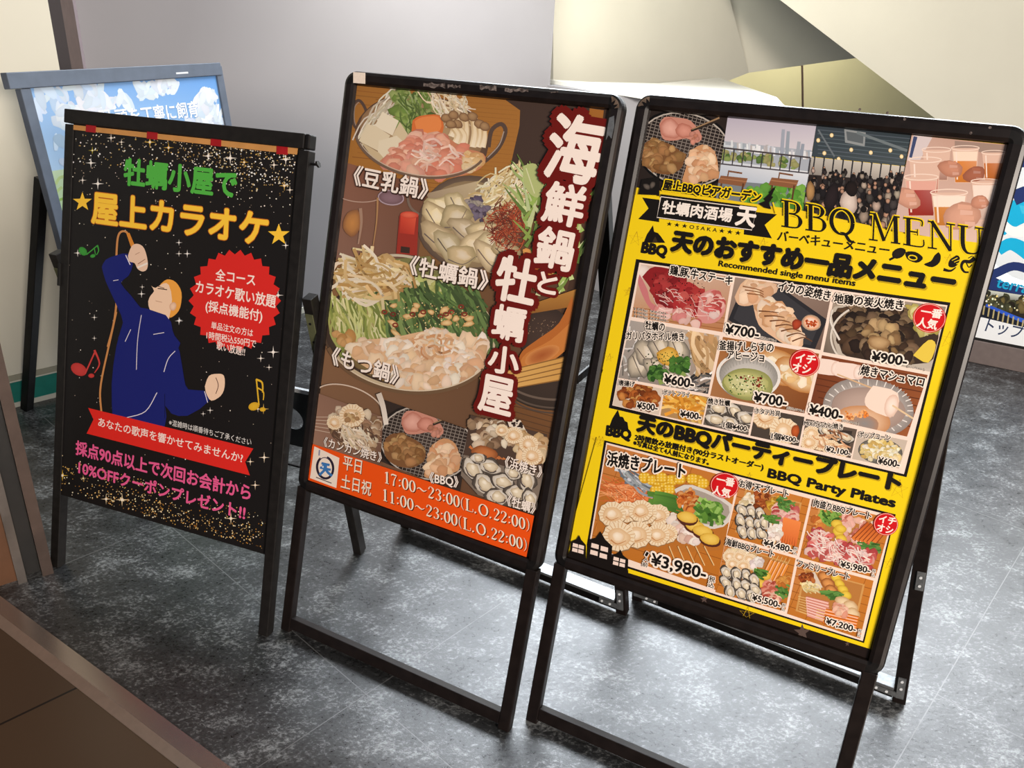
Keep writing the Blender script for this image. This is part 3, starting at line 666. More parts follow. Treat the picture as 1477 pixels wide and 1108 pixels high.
# ------------------------------------------------------------------ poster of the hot pot sign
CF, DF, EF = (470, 90, 3.282), (420, 360, 3.211), (400, 580, 3.211)
def sheet(P, root, name, x0, x1, y0, y1, col, label=None):
    m = material(name + '_paper', col, .5)
    o = P.place(link(name, box(NB(), (x0, y0, -.0125), (x1, y1, -.0106)), m), root)
    if label: o['label'] = label
    return o
hot_sheet = sheet(HOT_P, HOT, 'poster', -.2866, .2864, .3899, 1.2728, '4a3426', 'paper poster of hot pots, grilled seafood and an orange hours band')
def sub(ink, name, parent, label=None):
    o = ink.build(name, M['print'], parent)
    if label: o['label'] = label
    return o
def hot_pots():
    k = Ink(HOT_P, -.0105, CF)
    k.clip = [(-.2864, .3901), (.2862, .3901), (.2862, 1.2726), (-.2864, 1.2726)]
    # table, mats
    k.grad([(100, 90), (1400, 130), (800, 2300), (-260, 1900)], ['a3722f', '4a3326', '5a3a20', '7a5a48'], 10)
    k.poly([(120, 90), (860, 165), (915, 220), (918, 265), (868, 520), (700, 640), (90, 640)], 'a56d28')
    for i in range(26):
        y = 110 + i*21; k.stroke([(100 + R.uniform(0, 200), y), (500, y + 40), (900, y + 75)], R.uniform(2, 6), jit('8f5a1e', .15), 1)
    k.poly([(838, 170), (1320, 215), (1290, 360), (1210, 640), (1040, 640), (862, 520), (912, 300), (915, 225)], '35251f')
    k.poly([(1245, 215), (1312, 225), (1290, 420), (1235, 580), (1210, 560)], 'a2641d')
    k.grad([(80, 470), (480, 590), (430, 930), (40, 930)], ['8a5a46', '6c4634', '6a4636', '8a6656'])
    # first pot
    k.stroke([(195, 340), (130, 300), (122, 210), (150, 178), (180, 215), (200, 290)], 14, '4c3b34'); k.stroke([(190, 335), (135, 295), (130, 215), (150, 186)], 4, '9a8a80')
    k.stroke([(700, 500), (800, 420), (845, 330), (825, 290), (780, 320), (765, 400)], 20, '4e3d35'); k.stroke([(760, 450), (815, 390), (838, 325)], 5, 'a8978a')
    k.blob(450, 350, 322, 196, .16, '8f7355', '50392c', .02, 30); k.blob(450, 335, 300, 176, .16, 'b79a72', '8d6d4c', .02, 28)
    k.hairs([(160, 320), (300, 150), (360, 140), (260, 300)], 34, 190, 7, ['efe7d6', 'd6cab4', 'c9b9a0'], -.95, .2)
    k.mass([(300, 170), (350, 130), (500, 150), (545, 240), (420, 330), (350, 330)], 70, 26, ['6f8f3c', '8aa552', '4f6f2c', '9fb268'], .6, .3)
    k.hairs([(330, 130), (480, 140), (460, 330), (360, 320)], 40, 90, 6, ['7d9a4a', 'a3b878', '506b2e'], 1.2, .6)
    for p, c in (([(262, 232), (340, 275), (310, 345), (225, 300)], 'efe3ca'), ([(190, 290), (232, 300), (300, 345), (245, 420), (150, 370)], 'e4d5b6'), ([(310, 345), (345, 280), (390, 350), (350, 400)], 'd9c6a2'), ([(245, 370), (330, 345), (385, 395), (290, 470), (240, 430)], 'e9dcc0'), ([(160, 375), (245, 425), (285, 470), (230, 470)], 'cdb892')): k.poly(p, c)
    k.poly([(405, 275), (440, 252), (535, 250), (548, 330), (470, 352), (405, 348)], 'd96f31', 3); k.poly([(415, 278), (450, 258), (528, 256), (535, 320), (440, 340)], 'ea8a48', 3)
    k.hairs([(480, 150), (640, 170), (690, 240), (560, 260)], 60, 110, 6, ['eddcbc', 'd9c29a', 'f4e8d2'], .9, .6, .3)
    for x, y in ((640, 175), (600, 160), (560, 150), (520, 165), (660, 210), (615, 200), (575, 190)): k.blob(x, y, 11, 9, 0, 'f4e6c8', 'c9ad80')
    for x, y, x2, y2 in ((565, 270, 590, 350), (600, 255, 640, 370), (655, 265, 650, 380), (690, 265, 690, 400), (720, 300, 715, 400), (745, 310, 735, 400), (620, 300, 640, 390), (590, 300, 610, 380)):
        k.stroke([(x, y), (x2 + 10, (y + y2)/2), (x2, y2)], 26, 'c8a878', 34, 'f0ddb8'); k.stroke([(x + 3, y), (x2 + 12, (y + y2)/2), (x2, y2)], 12, 'ead2a6', 20, 'f8ead0')
    for x, y in ((565, 262), (600, 248), (650, 258), (690, 255), (722, 290), (748, 302), (618, 290), (588, 292)): k.blob(x, y, 27, 21, .3, 'b08c62', '6d4c30', .08, 12, (-5, -6))
    k.poly([(245, 470), (300, 425), (380, 380), (440, 335), (560, 350), (640, 400), (740, 430), (745, 480), (680, 525), (540, 550), (400, 535), (290, 505)], 'c9825f', 3)
    k.mass([(260, 465), (380, 385), (440, 340), (560, 355), (650, 410), (670, 490), (560, 540), (400, 525), (290, 495)], 120, 36, ['eda894', 'e08f76', 'f2bda6', 'd9836a', 'f0b498'], .80)
    k.mass([(640, 440), (740, 435), (740, 480), (670, 520)], 26, 24, ['f0c890', 'e2b074', 'f6dcae'], .8)
    k.hairs([(380, 400), (560, 370), (660, 470), (480, 530)], 22, 80, 9, ['f8d8c8', 'f6cbb8'], .5, .9, .4)
    k.ring(450, 350, 318, 192, 12, '6e594a', .35, 2.9, .16); k.ring(450, 345, 312, 188, 4, 'c9b8a4', .5, 2.7, .16)
    # second pot
    k.stroke([(470, 740), (400, 690), (385, 630), (420, 610)], 12, '77665a')
    k.blob(680, 760, 250, 225, .1, '9b8568', '54443a', .02, 30); k.blob(685, 765, 232, 208, .1, 'b49e78', '8a7556', .02, 28)
    k.grad([(470, 620), (720, 560), (700, 640), (520, 720)], ['a49078', 'c4b290', 'b8a684', '9a866a'])
    k.hairs([(690, 650), (760, 560), (900, 510), (950, 540), (930, 720), (850, 700), (760, 690)], 120, 120, 8, ['efe2ba', 'dcc792', 'f6eed2', 'cdb47c'], 2.5, .7, .3)
    k.mass([(660, 640), (720, 640), (765, 700), (750, 755), (690, 740)], 26, 20, ['5d5470', '473f58', '7a7086', 'a09890'], .6, .35)
    for x, y, r, a in ((540, 680, 62, .2), (630, 680, 56, .6), (520, 745, 66, .4), (600, 740, 58, -.3), (540, 820, 72, .3), (670, 790, 68, .7), (740, 790, 58, .2), (580, 880, 66, .4), (700, 870, 78, .2), (640, 925, 64, .1), (790, 860, 60, .5), (760, 930, 66, .2), (840, 900, 56, .1), (870, 960, 50, 0)):
        plump(k, x + R.uniform(-12, 12), y + R.uniform(-12, 12), r*R.uniform(1.15, 1.45), a + R.uniform(-.5, .5), jit(R.choice(['e6d2a4', 'd8c49a', 'eedcb0', 'cfbf9e']), .08), jit('9c8a66', .2))
    k.hairs([(770, 740), (840, 670), (930, 690), (930, 800), (880, 870), (800, 850)], 170, 90, 3.2, ['a03c20', '7a2412', 'bb5430', '5e1a0e'], .9, 1.6, .5)
    # leaves on the right
    for _ in range(46):
        x, y = rand_in([(930, 520), (1060, 560), (1020, 700), (960, 920), (930, 900)]); a = R.uniform(-2.4, -.9); l = R.uniform(70, 150); c = jit(R.choice(['8fae52', 'a9c276', '6f9040', 'c6d49a', '5f7f36']), .15)
        k.stroke([(x, y), (x + l*.5*math.cos(a) + R.uniform(-12, 12), y + l*.5*math.sin(a)), (x + l*math.cos(a), y + l*math.sin(a))], 20, c, 3)
    k.poly([(930, 490), (990, 480), (1030, 560), (1000, 640), (940, 590)], 'b3c07c', 4); k.stroke([(945, 500), (985, 620)], 5, 'd9dcae')
    for _ in range(70):
        x, y = rand_in([(1120, 640), (1250, 560), (1235, 700), (1160, 1080), (960, 1120), (1020, 900)]); a = R.uniform(-2.2, -.8); l = R.uniform(60, 170); c = jit(R.choice(['a3bf66', 'c4d490', '7fa048', '5c8034', 'd5dfac']), .15)
        k.stroke([(x, y), (x + l*.5*math.cos(a) + R.uniform(-20, 20), y + l*.5*math.sin(a)), (x + l*math.cos(a), y + l*math.sin(a))], 24, c, 3)
    k.mass([(900, 900), (980, 880), (1060, 1000), (1000, 1090), (900, 1040)], 22, 30, ['e58a36', 'd06a22', 'f0aa5a'], .7)
    # bottle and glass on the left
    k.poly([(345, 725), (436, 728), (428, 915), (330, 905)], '9b2418'); k.grad([(352, 725), (425, 728), (415, 815), (345, 808)], ['d23c26', 'e2593c', 'c23422', 'ad2818']); k.blob(392, 722, 44, 17, .05, 'e86a4e', 'c63a26', 0, 16); k.poly([(352, 870), (395, 876), (393, 905), (350, 900)], '2a1510')
    k.ring(150, 590, 140, 70, 5, 'b99a8a', -.2, 2.2, .1); k.blob(305, 640, 58, 32, .1, '8e707c', '6c5058', 0, 18); k.ring(305, 640, 60, 34, 6, 'b09aa6', 0, 6.28, .1)
    k.blob(122, 760, 42, 66, .1, 'c98a48', '8a5a38', .08, 16); k.stroke([(242, 640), (236, 760), (215, 900)], 10, 'b08458', 4); k.stroke([(160, 690), (165, 760), (150, 860)], 16, 'a88672', 8)
    # third pot
    k.frame(*DF)
    k.poly([(450, 45), (640, 30), (700, 130), (520, 160), (440, 110)], '7a7a48'); k.ring(520, 90, 150, 60, 12, 'cabfa8', 3.3, 6.0, .15)
    k.blob(548, 392, 402, 268, .12, '57432f', '2c2018', .02, 36); k.blob(548, 378, 384, 250, .12, 'b6ac70', '6f5a34', .02, 34); k.ring(548, 385, 392, 262, 16, 'c4b294', -.9, 2.6, .12); k.ring(548, 392, 402, 268, 9, '463527', .1, 2.9, .12)
    k.poly([(470, 170), (560, 120), (700, 140), (790, 190), (700, 220), (520, 240)], 'b9c070', 3); k.mass([(470, 170), (560, 125), (700, 145), (780, 190), (640, 225), (500, 230)], 40, 26, ['d6d69a', 'c0c676', 'e6e4b8', 'a8b45c'], .75)
    k.hairs([(190, 260), (300, 210), (470, 220), (460, 420), (350, 460), (200, 430)], 120, 190, 10, ['cfd08c', 'b4ba66', '93a24c', 'e0dca8', '7d8c40'], 1.35, .2)
    k.hairs([(450, 230), (560, 200), (700, 200), (800, 210), (900, 280), (910, 400), (760, 410), (600, 400), (450, 420)], 150, 180, 15, ['4a6a32', '67874a', '38552a', '83a05c', '2c4722'], 1.15, .3)
    k.hairs([(560, 190), (880, 230), (900, 300), (600, 260)], 40, 110, 13, ['3f6030', '5a7c40', '2f4c24'], 1.0, .4)
    k.mass([(215, 120), (260, 60), (340, 30), (430, 45), (515, 130), (470, 200), (360, 215), (240, 180)], 30, 36, ['e0c48c', 'cfae74'], .8)
    k.hairs([(205, 130), (260, 60), (340, 25), (440, 45), (525, 130), (470, 200), (350, 225), (230, 190)], 120, 150, 13, ['f1dcae', 'e0c288', 'cda868', 'f8ead0', 'b98f52'], .3, 1.0, .4)
    k.mass([(200, 390), (240, 370), (280, 400), (260, 440), (210, 430)], 8, 26, ['d8a868', 'c69050'], .75)
    for x, y in ((480, 260), (565, 280), (545, 310), (600, 300), (475, 340), (490, 390), (700, 280), (730, 310), (760, 320), (800, 310), (820, 345), (830, 320), (720, 340), (580, 260), (640, 290)): k.blob(x + R.uniform(-8, 8), y, R.uniform(16, 27), R.uniform(10, 16), R.uniform(-.8, .8), 'efd098', 'b98545', .2, 10)
    for x, y in ((430, 290), (480, 350), (560, 300), (610, 290), (715, 300), (740, 290), (785, 265), (800, 300), (470, 300), (690, 310)): k.ring(x, y, 11, 8, 7, jit('7d2a14', .3), 0, 6.28)
    k.dots([(450, 240), (880, 260), (880, 360), (460, 370)], 90, 3.2, ['e8d59a', 'cdb06a'])
    k.poly([(265, 440), (330, 420), (480, 405), (600, 380), (690, 372), (790, 410), (890, 405), (905, 470), (850, 580), (720, 640), (600, 655), (480, 640), (380, 570), (280, 500)], 'dfb68c', 3)
    k.mass([(270, 440), (480, 415), (690, 385), (790, 420), (890, 415), (895, 470), (840, 570), (720, 630), (600, 640), (490, 620), (390, 560), (290, 495)], 190, 34, ['f4dfc6', 'ecc9a4', 'f8ebdc', 'e2b48a', 'f0d2b2'], .80, .25)
    k.hairs([(560, 400), (740, 400), (720, 480), (590, 480)], 26, 70, 10, ['e3b183', 'f2d6b8', 'd79e6c'], .4, .8, .5)
    k.ring(548, 400, 398, 262, 18, '6a5036', .45, 2.75, .12); k.ring(548, 394, 394, 258, 6, 'd9c8ae', .5, 2.6, .12)
    # right: dark bowls, wooden spoons, chopsticks
    k.blob(1170, 390, 120, 130, .2, '3a2a24', '1f1512', .03, 22); k.dots([(1090, 310), (1230, 330), (1200, 400), (1080, 400)], 40, 2.4, ['8a7058'])
    k.grad([(1120, 250), (1330, 180), (1330, 260), (1090, 300)], ['a5712c', 'b37d34', '9a6420', '8a5a20'])
    k.blob(1190, 670, 190, 110, .1, '241b17', '120d0a', 0, 26); k.ring(1190, 650, 180, 70, 9, '4e423a', .2, 2.6, .12); k.ring(1190, 690, 175, 70, 9, '4e423a', .2, 2.6, .12); k.ring(1190, 620, 185, 70, 12, '5e5046', .2, 2.8, .12)
    k.poly([(1300, 215), (1240, 340), (1150, 410), (1070, 470), (1055, 520), (1100, 500), (1200, 440), (1270, 370), (1310, 300)], 'b5641f', 3)
    k.poly([(1300, 330), (1200, 420), (1090, 480), (1060, 530), (1100, 550), (1200, 520), (1290, 440)], 'c87a33', 3); k.blob(1160, 490, 86, 36, -.45, 'a4521c', 'd28a48', .05, 18)
    for i, (a, b) in enumerate((((872, 602), (1270, 512)), ((878, 622), (1270, 535)), ((900, 640), (1270, 560)), ((905, 655), (1270, 585)))): k.stroke([a, b], 14, 'e2b468', 24, 'cf9a4c', edge='8a6028')
    k.grad([(1010, 640), (1330, 760), (1330, 1000), (1000, 800)], ['6e4620', '7a4e24', '58381a', '6a431e'])
    for i in range(8): k.stroke([(1000, 690 + i*26), (1300, 770 + i*28)], 4, '4a2e14')
    k.blob(1190, 640, 200, 105, .1, '2a201b', '151009', 0, 28); k.ring(1190, 640, 190, 92, 8, '51453c', .1, 2.9, .1); k.ring(1190, 668, 186, 88, 7, '463a32', .1, 2.9, .1); k.ring(1190, 610, 196, 84, 10, '62544a', .1, 2.9, .1)
    for i, (a, b) in enumerate((((872, 602), (1270, 512)), ((878, 622), (1270, 535)), ((900, 640), (1270, 560)), ((905, 655), (1270, 585)))): k.stroke([a, b], 14, 'e2b468', 24, 'cf9a4c', edge='8a6028')
    k.fade('e0c0ac', .04)  # cover-sheet haze put into the inks
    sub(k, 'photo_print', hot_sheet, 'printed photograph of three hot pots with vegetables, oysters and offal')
    # lower row
    k = Ink(HOT_P, k.z, EF); k.clip = [(-.2864, .3901), (.2862, .3901), (.2862, 1.2726), (-.2864, 1.2726)]
    q = [(215, -60), (485, 55), (470, 285), (150, 190)]
    k.grad([(190, -40), (490, 70), (480, 300), (120, 200)], ['8d6a58', '7a5a48', '6a4c3c', 'a07a66'])
    for i in range(5): k.stroke([(175 - i*4, 70 + i*14), (480, 70 + i*30)], 3, 'c8b09c')
    k.ring(330, 20, 170, 90, 6, 'd6c0ae', 2.9, 6.1, .35); k.mass([(240, 70), (330, 10), (480, 90), (440, 240), (270, 190)], 110, 22, ['cdae8e', 'b8977a', 'e2ceb4', '8d6c50', 'a37f62', '6a4c3a'], .65)
    k.hairs([(250, 110), (440, 120), (420, 230), (270, 190)], 80, 50, 5, ['5a4234', 'e8d8c0', '8a6a50'], 1.2, .6); scallop(k, 345, 62, 58, .2); k.mass([(310, 50), (380, 50), (370, 90), (320, 90)], 16, 12, ['b08a5c', 'd0b080'], .7)
    scallop(k, 265, 95, 36, .4); k.hairs([(300, 130), (400, 120), (410, 210), (320, 190)], 40, 60, 7, ['efe0cc', 'd8c2a4'], .6, .5)
    k.set_clip([(495, -10), (890, 130), (845, 425), (478, 275)])
    k.poly([(480, -20), (900, 120), (850, 430), (470, 280)], '2b211d'); meat_on_grill(k)
    k.set_clip([(880, 20), (1300, 130), (1260, 560), (840, 400)])
    k.poly([(895, 60), (1250, 150), (1225, 340), (860, 260)], '4a382e')
    k.poly([(1055, 60), (1110, 55), (1140, 110), (1160, 150), (1080, 130)], 'e9dccc'); k.dots([(1060, 65), (1110, 62), (1140, 115), (1090, 120)], 40, 6, ['3a2c26'])
    k.mass([(895, 90), (1060, 100), (1100, 190), (930, 215)], 60, 24, ['e0cbb0', 'c8ab8a', 'f0e4d0', 'a5876a', '7d6048'], .65); k.mass([(1080, 130), (1235, 180), (1230, 280), (1120, 250)], 60, 30, ['e8cca4', 'd6b080', 'f2e2c4', 'b98d5c'], .7)
    for x, y, r in ((1095, 155, 42), (1165, 195, 44), (1180, 250, 46), (1040, 130, 30)): scallop(k, x, y, r, .2)
    for i in range(8): k.stroke([(890 + i*22, 205 + i*8), (960 + i*14, 265)], 12, jit('c4703a', .15), 5)
    k.blob(960, 235, 64, 30, .25, 'c87a44', '8a4a22', .1, 16)
    k.poly([(862, 245), (920, 255), (1060, 300), (1235, 330), (1195, 500), (1060, 480), (930, 430), (850, 340)], '7d7064')
    for x, y, r, a in ((905, 310, 62, 1.1), (985, 300, 54, .4), (960, 380, 62, .9), (1045, 370, 58, .5), (1020, 440, 58, .4), (1110, 420, 56, .3), (1155, 360, 60, 1.3), (1090, 330, 44, .4), (1170, 450, 50, 1.2), (930, 260, 38, .3)): oyster(k, x, y, r, a, .7)
    k.clip = [(-.2864, .3901), (.2862, .3901), (.2862, 1.2726), (-.2864, 1.2726)]
    k.stroke([(470, -40), (490, 20), (505, 105)], 26, 'cfc2b4', 22, 'e9dfd4')
    k.fade('e0c0ac', .02)  # same cover haze, fainter, put into the inks of this row
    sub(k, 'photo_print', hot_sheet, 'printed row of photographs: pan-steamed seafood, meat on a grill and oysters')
    # orange opening-hours band with the round shop mark
    k = Ink(HOT_P, k.z, EF); k.clip = [(-.2864, .3901), (.2862, .3901), (.2862, 1.2726), (-.2864, 1.2726)]
    k.poly([(165, 194), (1190, 527), (1150, 740), (125, 370)], 'ef5410')
    k.poly([(172, 205), (288, 259), (274, 398), (152, 352)], 'f3e3d3')
    k.ring(222, 304, 37, 50, 11, '2c2234', -1.2, 4.3, -.12, 30); k.ring(222, 304, 35, 47, 4, '50465a', 4.2, 5.3, -.12, 10)
    for pts, w in (([(205, 283), (243, 292)], 11), ([(198, 303), (248, 314)], 11), ([(226, 283), (222, 310), (196, 338)], 12), ([(224, 308), (235, 326), (254, 342)], 12)): k.stroke(pts, w, '3d78b8')
    k.blob(216, 297, 9, 9, 0, '3d78b8'); k.blob(212, 300, 3.5, 5, 0, 'dfeaf4')
    k.stroke([(180, 348), (252, 376)], 4, '4a4450'); k.stroke([(196, 222), (194, 248)], 7, '8e8ea8')
    for c, a, b, h in (('平日', (303, 310), (388, 334), 62), ('土日祝', (294, 397), (433, 436), 66)): k.text(c, a, b, h, 'f7e4d0', .012, None, (.05, -.05, '5a2408'))
    for s_, a, b, h in (('17:00~23:00(L.O.22:00)', (492, 372), (1172, 600), 54), ('11:00~23:00(L.O.22:00)', (484, 452), (1160, 692), 54)):
        k.serif(s_, (a[0] + 4, a[1] + 4), (b[0] + 4, b[1] + 4), h, '5a2408'); k.serif(s_, a, b, h, 'f8e8d4')
    sub(k, 'hours_band', hot_sheet, 'orange band with white opening hours and a round blue shop mark')
    # lettering over the photographs
    k = Ink(HOT_P, k.z, CF); W_ = 'fbeee4'; sh = (.06, -.06, '3a2418')
    k.text('《豆乳鍋》', (128, 578), (476, 652), 92, W_, .022, None, sh)
    k.frame(*DF); k.text('《牡蠣鍋》', (545, 112), (905, 192), 88, W_, .022, None, sh); k.text('《もつ鍋》', (185, 530), (492, 628), 84, W_, .022, None, sh)
    k.frame(*EF); k.text('《カンカン焼き》', (215, 205), (482, 282), 46, W_, .014, None, sh); k.text('《BBQ》', (705, 376), (838, 400), 54, W_, .02, None, sh)
    k.text('《浜焼き》', (1052, 300), (1222, 352), 54, W_, .018, None, sh); k.text('《牡蠣》', (1062, 478), (1192, 520), 52, W_, .018, None, sh)
    sub(k, 'caption_lettering', hot_sheet, 'white Japanese dish names in double brackets')
    k = Ink(HOT_P, k.z + .0004, CF); wine = '6d150e'
    title = [('海', CF, 1030, 1268, 535, 582, 296), ('鮮', CF, 1022, 1200, 745, 785, 185), ('鍋', CF, 985, 1150, 950, 990, 180),
             ('と', DF, 1140, 1222, 190, 210, 90), ('牡', DF, 940, 1115, 222, 262, 200), ('蠣', DF, 930, 1068, 400, 430, 150), ('小', DF, 912, 1048, 560, 585, 120), ('屋', DF, 868, 1012, 738, 775, 165)]
    for ch, fr, x0, x1, ya, yb, h in title: k.frame(*fr); k.text(ch, (x0, ya), (x1, yb), h, wine, .165)
    k.z += .0004
    for ch, fr, x0, x1, ya, yb, h in title: k.frame(*fr); k.text(ch, (x0, ya), (x1, yb), h, 'fdeee4', .034)
    sub(k, 'title_lettering', hot_sheet, 'large white vertical Japanese title edged in dark red')
hot_pots()
# ------------------------------------------------------------------ poster of the barbecue sign
TF, GF, HF = (880, 130, 2.474), (860, 370, 2.735), (790, 600, 2.685)
INK_BLACK = '15100c'
bbq_sheet = sheet(BBQ_P, BBQ, 'poster', -.2881, .2901, .3882, 1.2723, 'f2cf10', 'yellow paper poster of a barbecue menu with prices')
BBQ_CLIP = [(-.2879, .3884), (.2899, .3884), (.2899, 1.2721), (-.2879, 1.2721)]
def bbq_ink(z, fr):
    k = Ink(BBQ_P, z, fr); k.clip = BBQ_CLIP; return k
def frame_quad(q, g):
    cx = sum(p[0] for p in q)/4; cy = sum(p[1] for p in q)/4
    return [(x + g*(1 if x > cx else -1), y + g*(1 if y > cy else -1)) for x, y in q]
def price(k, t, p0, p1, h, small=None):
    k.text(t, p0, p1, h, INK_BLACK, .02, [(.10, 'fbeee0')])
def cup(k, x, y, w, h, drink, foam, fill=.75, tilt=0.0):
    q = lambda u, v: (x + u*w*(1 - .22*v)/2 + tilt*v*w, y + v*h)
    k.poly([q(-1, 0), q(1, 0), q(1, 1), q(-1, 1)], 'ddb9a6'); k.grad([q(-.92, 1 - fill), q(.92, 1 - fill), q(.95, .98), q(-.95, .98)], [drink, mixc(drink, 'ffffff', .12), mixc(drink, '000000', .3), mixc(drink, '000000', .15)], 4)
    if foam: k.poly([q(-.94, .10), q(.94, .10), q(.92, 1 - fill + .05), q(-.92, 1 - fill + .05)], foam)
    k.ring(x, y, w*.52, w*.09, w*.03, 'f0d8c8'); k.stroke([q(-.7, .1), q(-.75, .9)], w*.05, 'f2ddd0')
def hand(k, x, y, s, a, c='d99f84'):
    k.blob(x, y, s, s*.7, a, c, mixc(c, '5a2a1a', .35), .08, 14)
    for i in range(4): k.stroke([(x - s*.2 + i*s*.12, y - s*.5 + i*s*.3), (x + s*.5 + i*s*.06, y - s*.45 + i*s*.28)], s*.26, mixc(c, 'ffffff', .1*(i % 2)), s*.2)
def bbq_poster():
    # --- photographs along the head
    k = bbq_ink(-.0105, TF); q1 = [(140, 60), (418, 92), (378, 385), (80, 345)]
    k.set_clip([(140, 66), (418, 94), (378, 385), (80, 345)]); k.poly(q1, '2a211d'); meat_on_grill(k, .78, -275, 62)
    k.clip = BBQ_CLIP; k.set_clip([(418, 94), (736, 126), (690, 430), (376, 385)])
    k.grad([(418, 94), (736, 126), (720, 215), (404, 190)], ['b9b3c4', 'c2bccb', 'd6d0d6', 'cfc8d0'], 3)
    k.poly([(400, 180), (720, 215), (710, 290), (390, 255)], 'a9b0ba')
    for i in range(46):
        x = 402 + i*6.9; b = 208 + (x - 400)*.115; h = R.uniform(8, 34); k.poly([(x, b - h), (x + R.uniform(5, 11), b - h), (x + 9, b + 4), (x, b + 4)], jit(R.choice(['e3e6ea', 'c6ccd4', 'a2acb8', 'f2f2f2', 'b8b4b4']), .08))
    for x, t in ((612, 138), (630, 145), (668, 182), (682, 190)): k.poly([(x, t), (x + 11, t + 1), (x + 5, 245), (x - 9, 243)], jit('9aa2b0', .1))
    k.mass([(395, 215), (560, 235), (700, 262), (700, 290), (560, 262), (390, 248)], 46, 13, ['6f8a4a', '8a9a58', '58743c', 'a3a06a'], .7)
    k.grad([(392, 250), (712, 290), (700, 350), (384, 330)], ['cfd6e0', 'dfe2e8', 'c3ccd8', 'b0bccc'], 3)
    k.stroke([(396, 204), (714, 240)], 6, '4a4446', smooth=1); k.stroke([(392, 262), (708, 296)], 5, '4e4a50', smooth=1)
    for i in range(10): x = 402 + i*34; k.stroke([(x + 6, 205 + i*3.9), (x - 2, 262 + i*3.8)], 4, '3c383c', smooth=1)
    k.poly([(384, 320), (700, 345), (690, 430), (376, 385)], '7a8288'); k.mass([(560, 340), (700, 355), (690, 430), (540, 410)], 50, 16, ['5c9a36', '79b04a', '477f2a'], .8); k.mass([(480, 350), (560, 345), (540, 400), (470, 395)], 16, 16, ['5c9a36', '6aa844'], .8)
    for x, y in ((440, 318), (622, 325)):
        k.poly([(x - 46, y - 14), (x + 50, y - 4), (x + 38, y + 26), (x - 58, y + 12)], '8a5a3c'); k.stroke([(x - 50, y - 4), (x + 46, y + 8)], 4, 'a97450', smooth=1)
        for d in (-44, 34): k.stroke([(x + d, y + 14), (x + d - 8, y + 70)], 6, '5c3a26', smooth=1)
        k.stroke([(x - 20, y - 30), (x + 30, y - 22)], 6, '7a5036', smooth=1); k.stroke([(x - 18, y - 30), (x - 22, y - 8)], 4, '7a5036', smooth=1)
    k.set_clip([(736, 126), (1076, 160), (1012, 500), (688, 430)])
    k.grad([(736, 126), (1076, 160), (1050, 270), (716, 236)], ['39424a', '2f3a40', '4a5458', '3a444a'], 4)
    for i in range(7): k.stroke([(740, 140 + i*14), (1070, 172 + i*15)], 3, jit('56626a', .2), smooth=1)
    k.poly([(835, 138), (912, 150), (908, 200), (838, 186)], '8f9496'); k.poly([(842, 146), (904, 156), (902, 190), (846, 178)], '5d6468'); k.stroke([(880, 150), (1060, 215)], 10, '6e787c', smooth=1); k.stroke([(742, 140), (800, 236)], 6, '6a7278', smooth=1)
    for x, y in ((742, 178), (790, 160), (860, 212), (930, 222), (1000, 214), (1040, 236), (764, 224), (815, 245)): k.blob(x, y, 7, 8, 0, 'fff2c8', 'd8b678', 0, 10)
    k.grad([(718, 238), (1056, 272), (1040, 330), (704, 300)], ['b8b4ac', 'cfc8bc', 'a39a92', '8d8680'], 3)
    for i in range(10): x = 730 + i*34; k.stroke([(x, 236 + i*3.6), (x - 8, 300 + i*3)], 5, '2c2c30', smooth=1)
    k.poly([(704, 300), (1042, 325), (1012, 500), (688, 430)], '2a2220')
    for _ in range(190):
        x, y = rand_in([(706, 270), (1046, 290), (1012, 495), (690, 428)]); t = (y - 270)/200; r = 6 + 15*t; c = R.choice(['1e1a1c', '2b2628', '37302e', '45403e', 'b9a698', '5c5652', '241f20'])
        k.blob(x, y + r*1.5, r*1.1, r*1.5, 0, jit(c, .2), '181415', .1, 10); k.blob(x, y, r*.62, r*.7, 0, '1c1614' if R.random() < .7 else 'c79a80', '120e0d', .05, 9)
    k.blob(852, 400, 30, 46, 0, 'e2d2c6', 'a48f84', .1, 14); k.blob(862, 352, 22, 28, .1, '241a18', '15100f', .05, 12); k.blob(790, 380, 24, 50, .2, '2a2022', '171213', .1, 12); k.blob(714, 360, 16, 34, 0, 'b98f5c', '7a5a38', .1, 12)
    k.set_clip([(1076, 160), (1418, 194), (1345, 560), (1010, 500)])
    k.grad([(1076, 160), (1418, 194), (1345, 560), (1010, 500)], ['c8a596', 'b88f7e', 'e2c2b2', 'd0b2a6'], 5)
    k.poly([(1082, 160), (1150, 168), (1100, 260), (1060, 250)], 'd6c8c8'); k.stroke([(1090, 165), (1072, 240)], 14, '3e4a70', 10); k.poly([(1230, 180), (1418, 196), (1410, 230), (1230, 210)], '9d8478')
    cup(k, 1165, 212, 100, 110, 'b98a78', None, .3); cup(k, 1124, 248, 112, 150, 'b5432c', None, .55); cup(k, 1268, 206, 96, 125, 'd9812c', 'f0d9c4', .68); cup(k, 1370, 222, 84, 100, 'c06a24', None, .62)
    hand(k, 1215, 280, 44, .2, 'c98c72'); hand(k, 1300, 300, 40, -.4, 'a8654c'); cup(k, 1110, 310, 118, 140, 'a52e22', 'e0a898', .72); cup(k, 1210, 365, 128, 120, 'cf8234', 'f3e2d2', .62); cup(k, 1340, 325, 100, 140, 'd8bcae', 'eedccf', .5)
    hand(k, 1060, 385, 50, .5, 'd8a088'); hand(k, 1255, 450, 70, -.3, 'dba58c'); hand(k, 1320, 400, 34, 0, 'cf9278')
    k.clip = BBQ_CLIP
    sub(k, 'photo_print', bbq_sheet, 'printed strip of photographs: grill, rooftop terrace, crowd and raised cups')
    # --- yellow ground, ribbons, headings
    k = bbq_ink(k.z + 1e-5, TF); Y = 'f4d313'
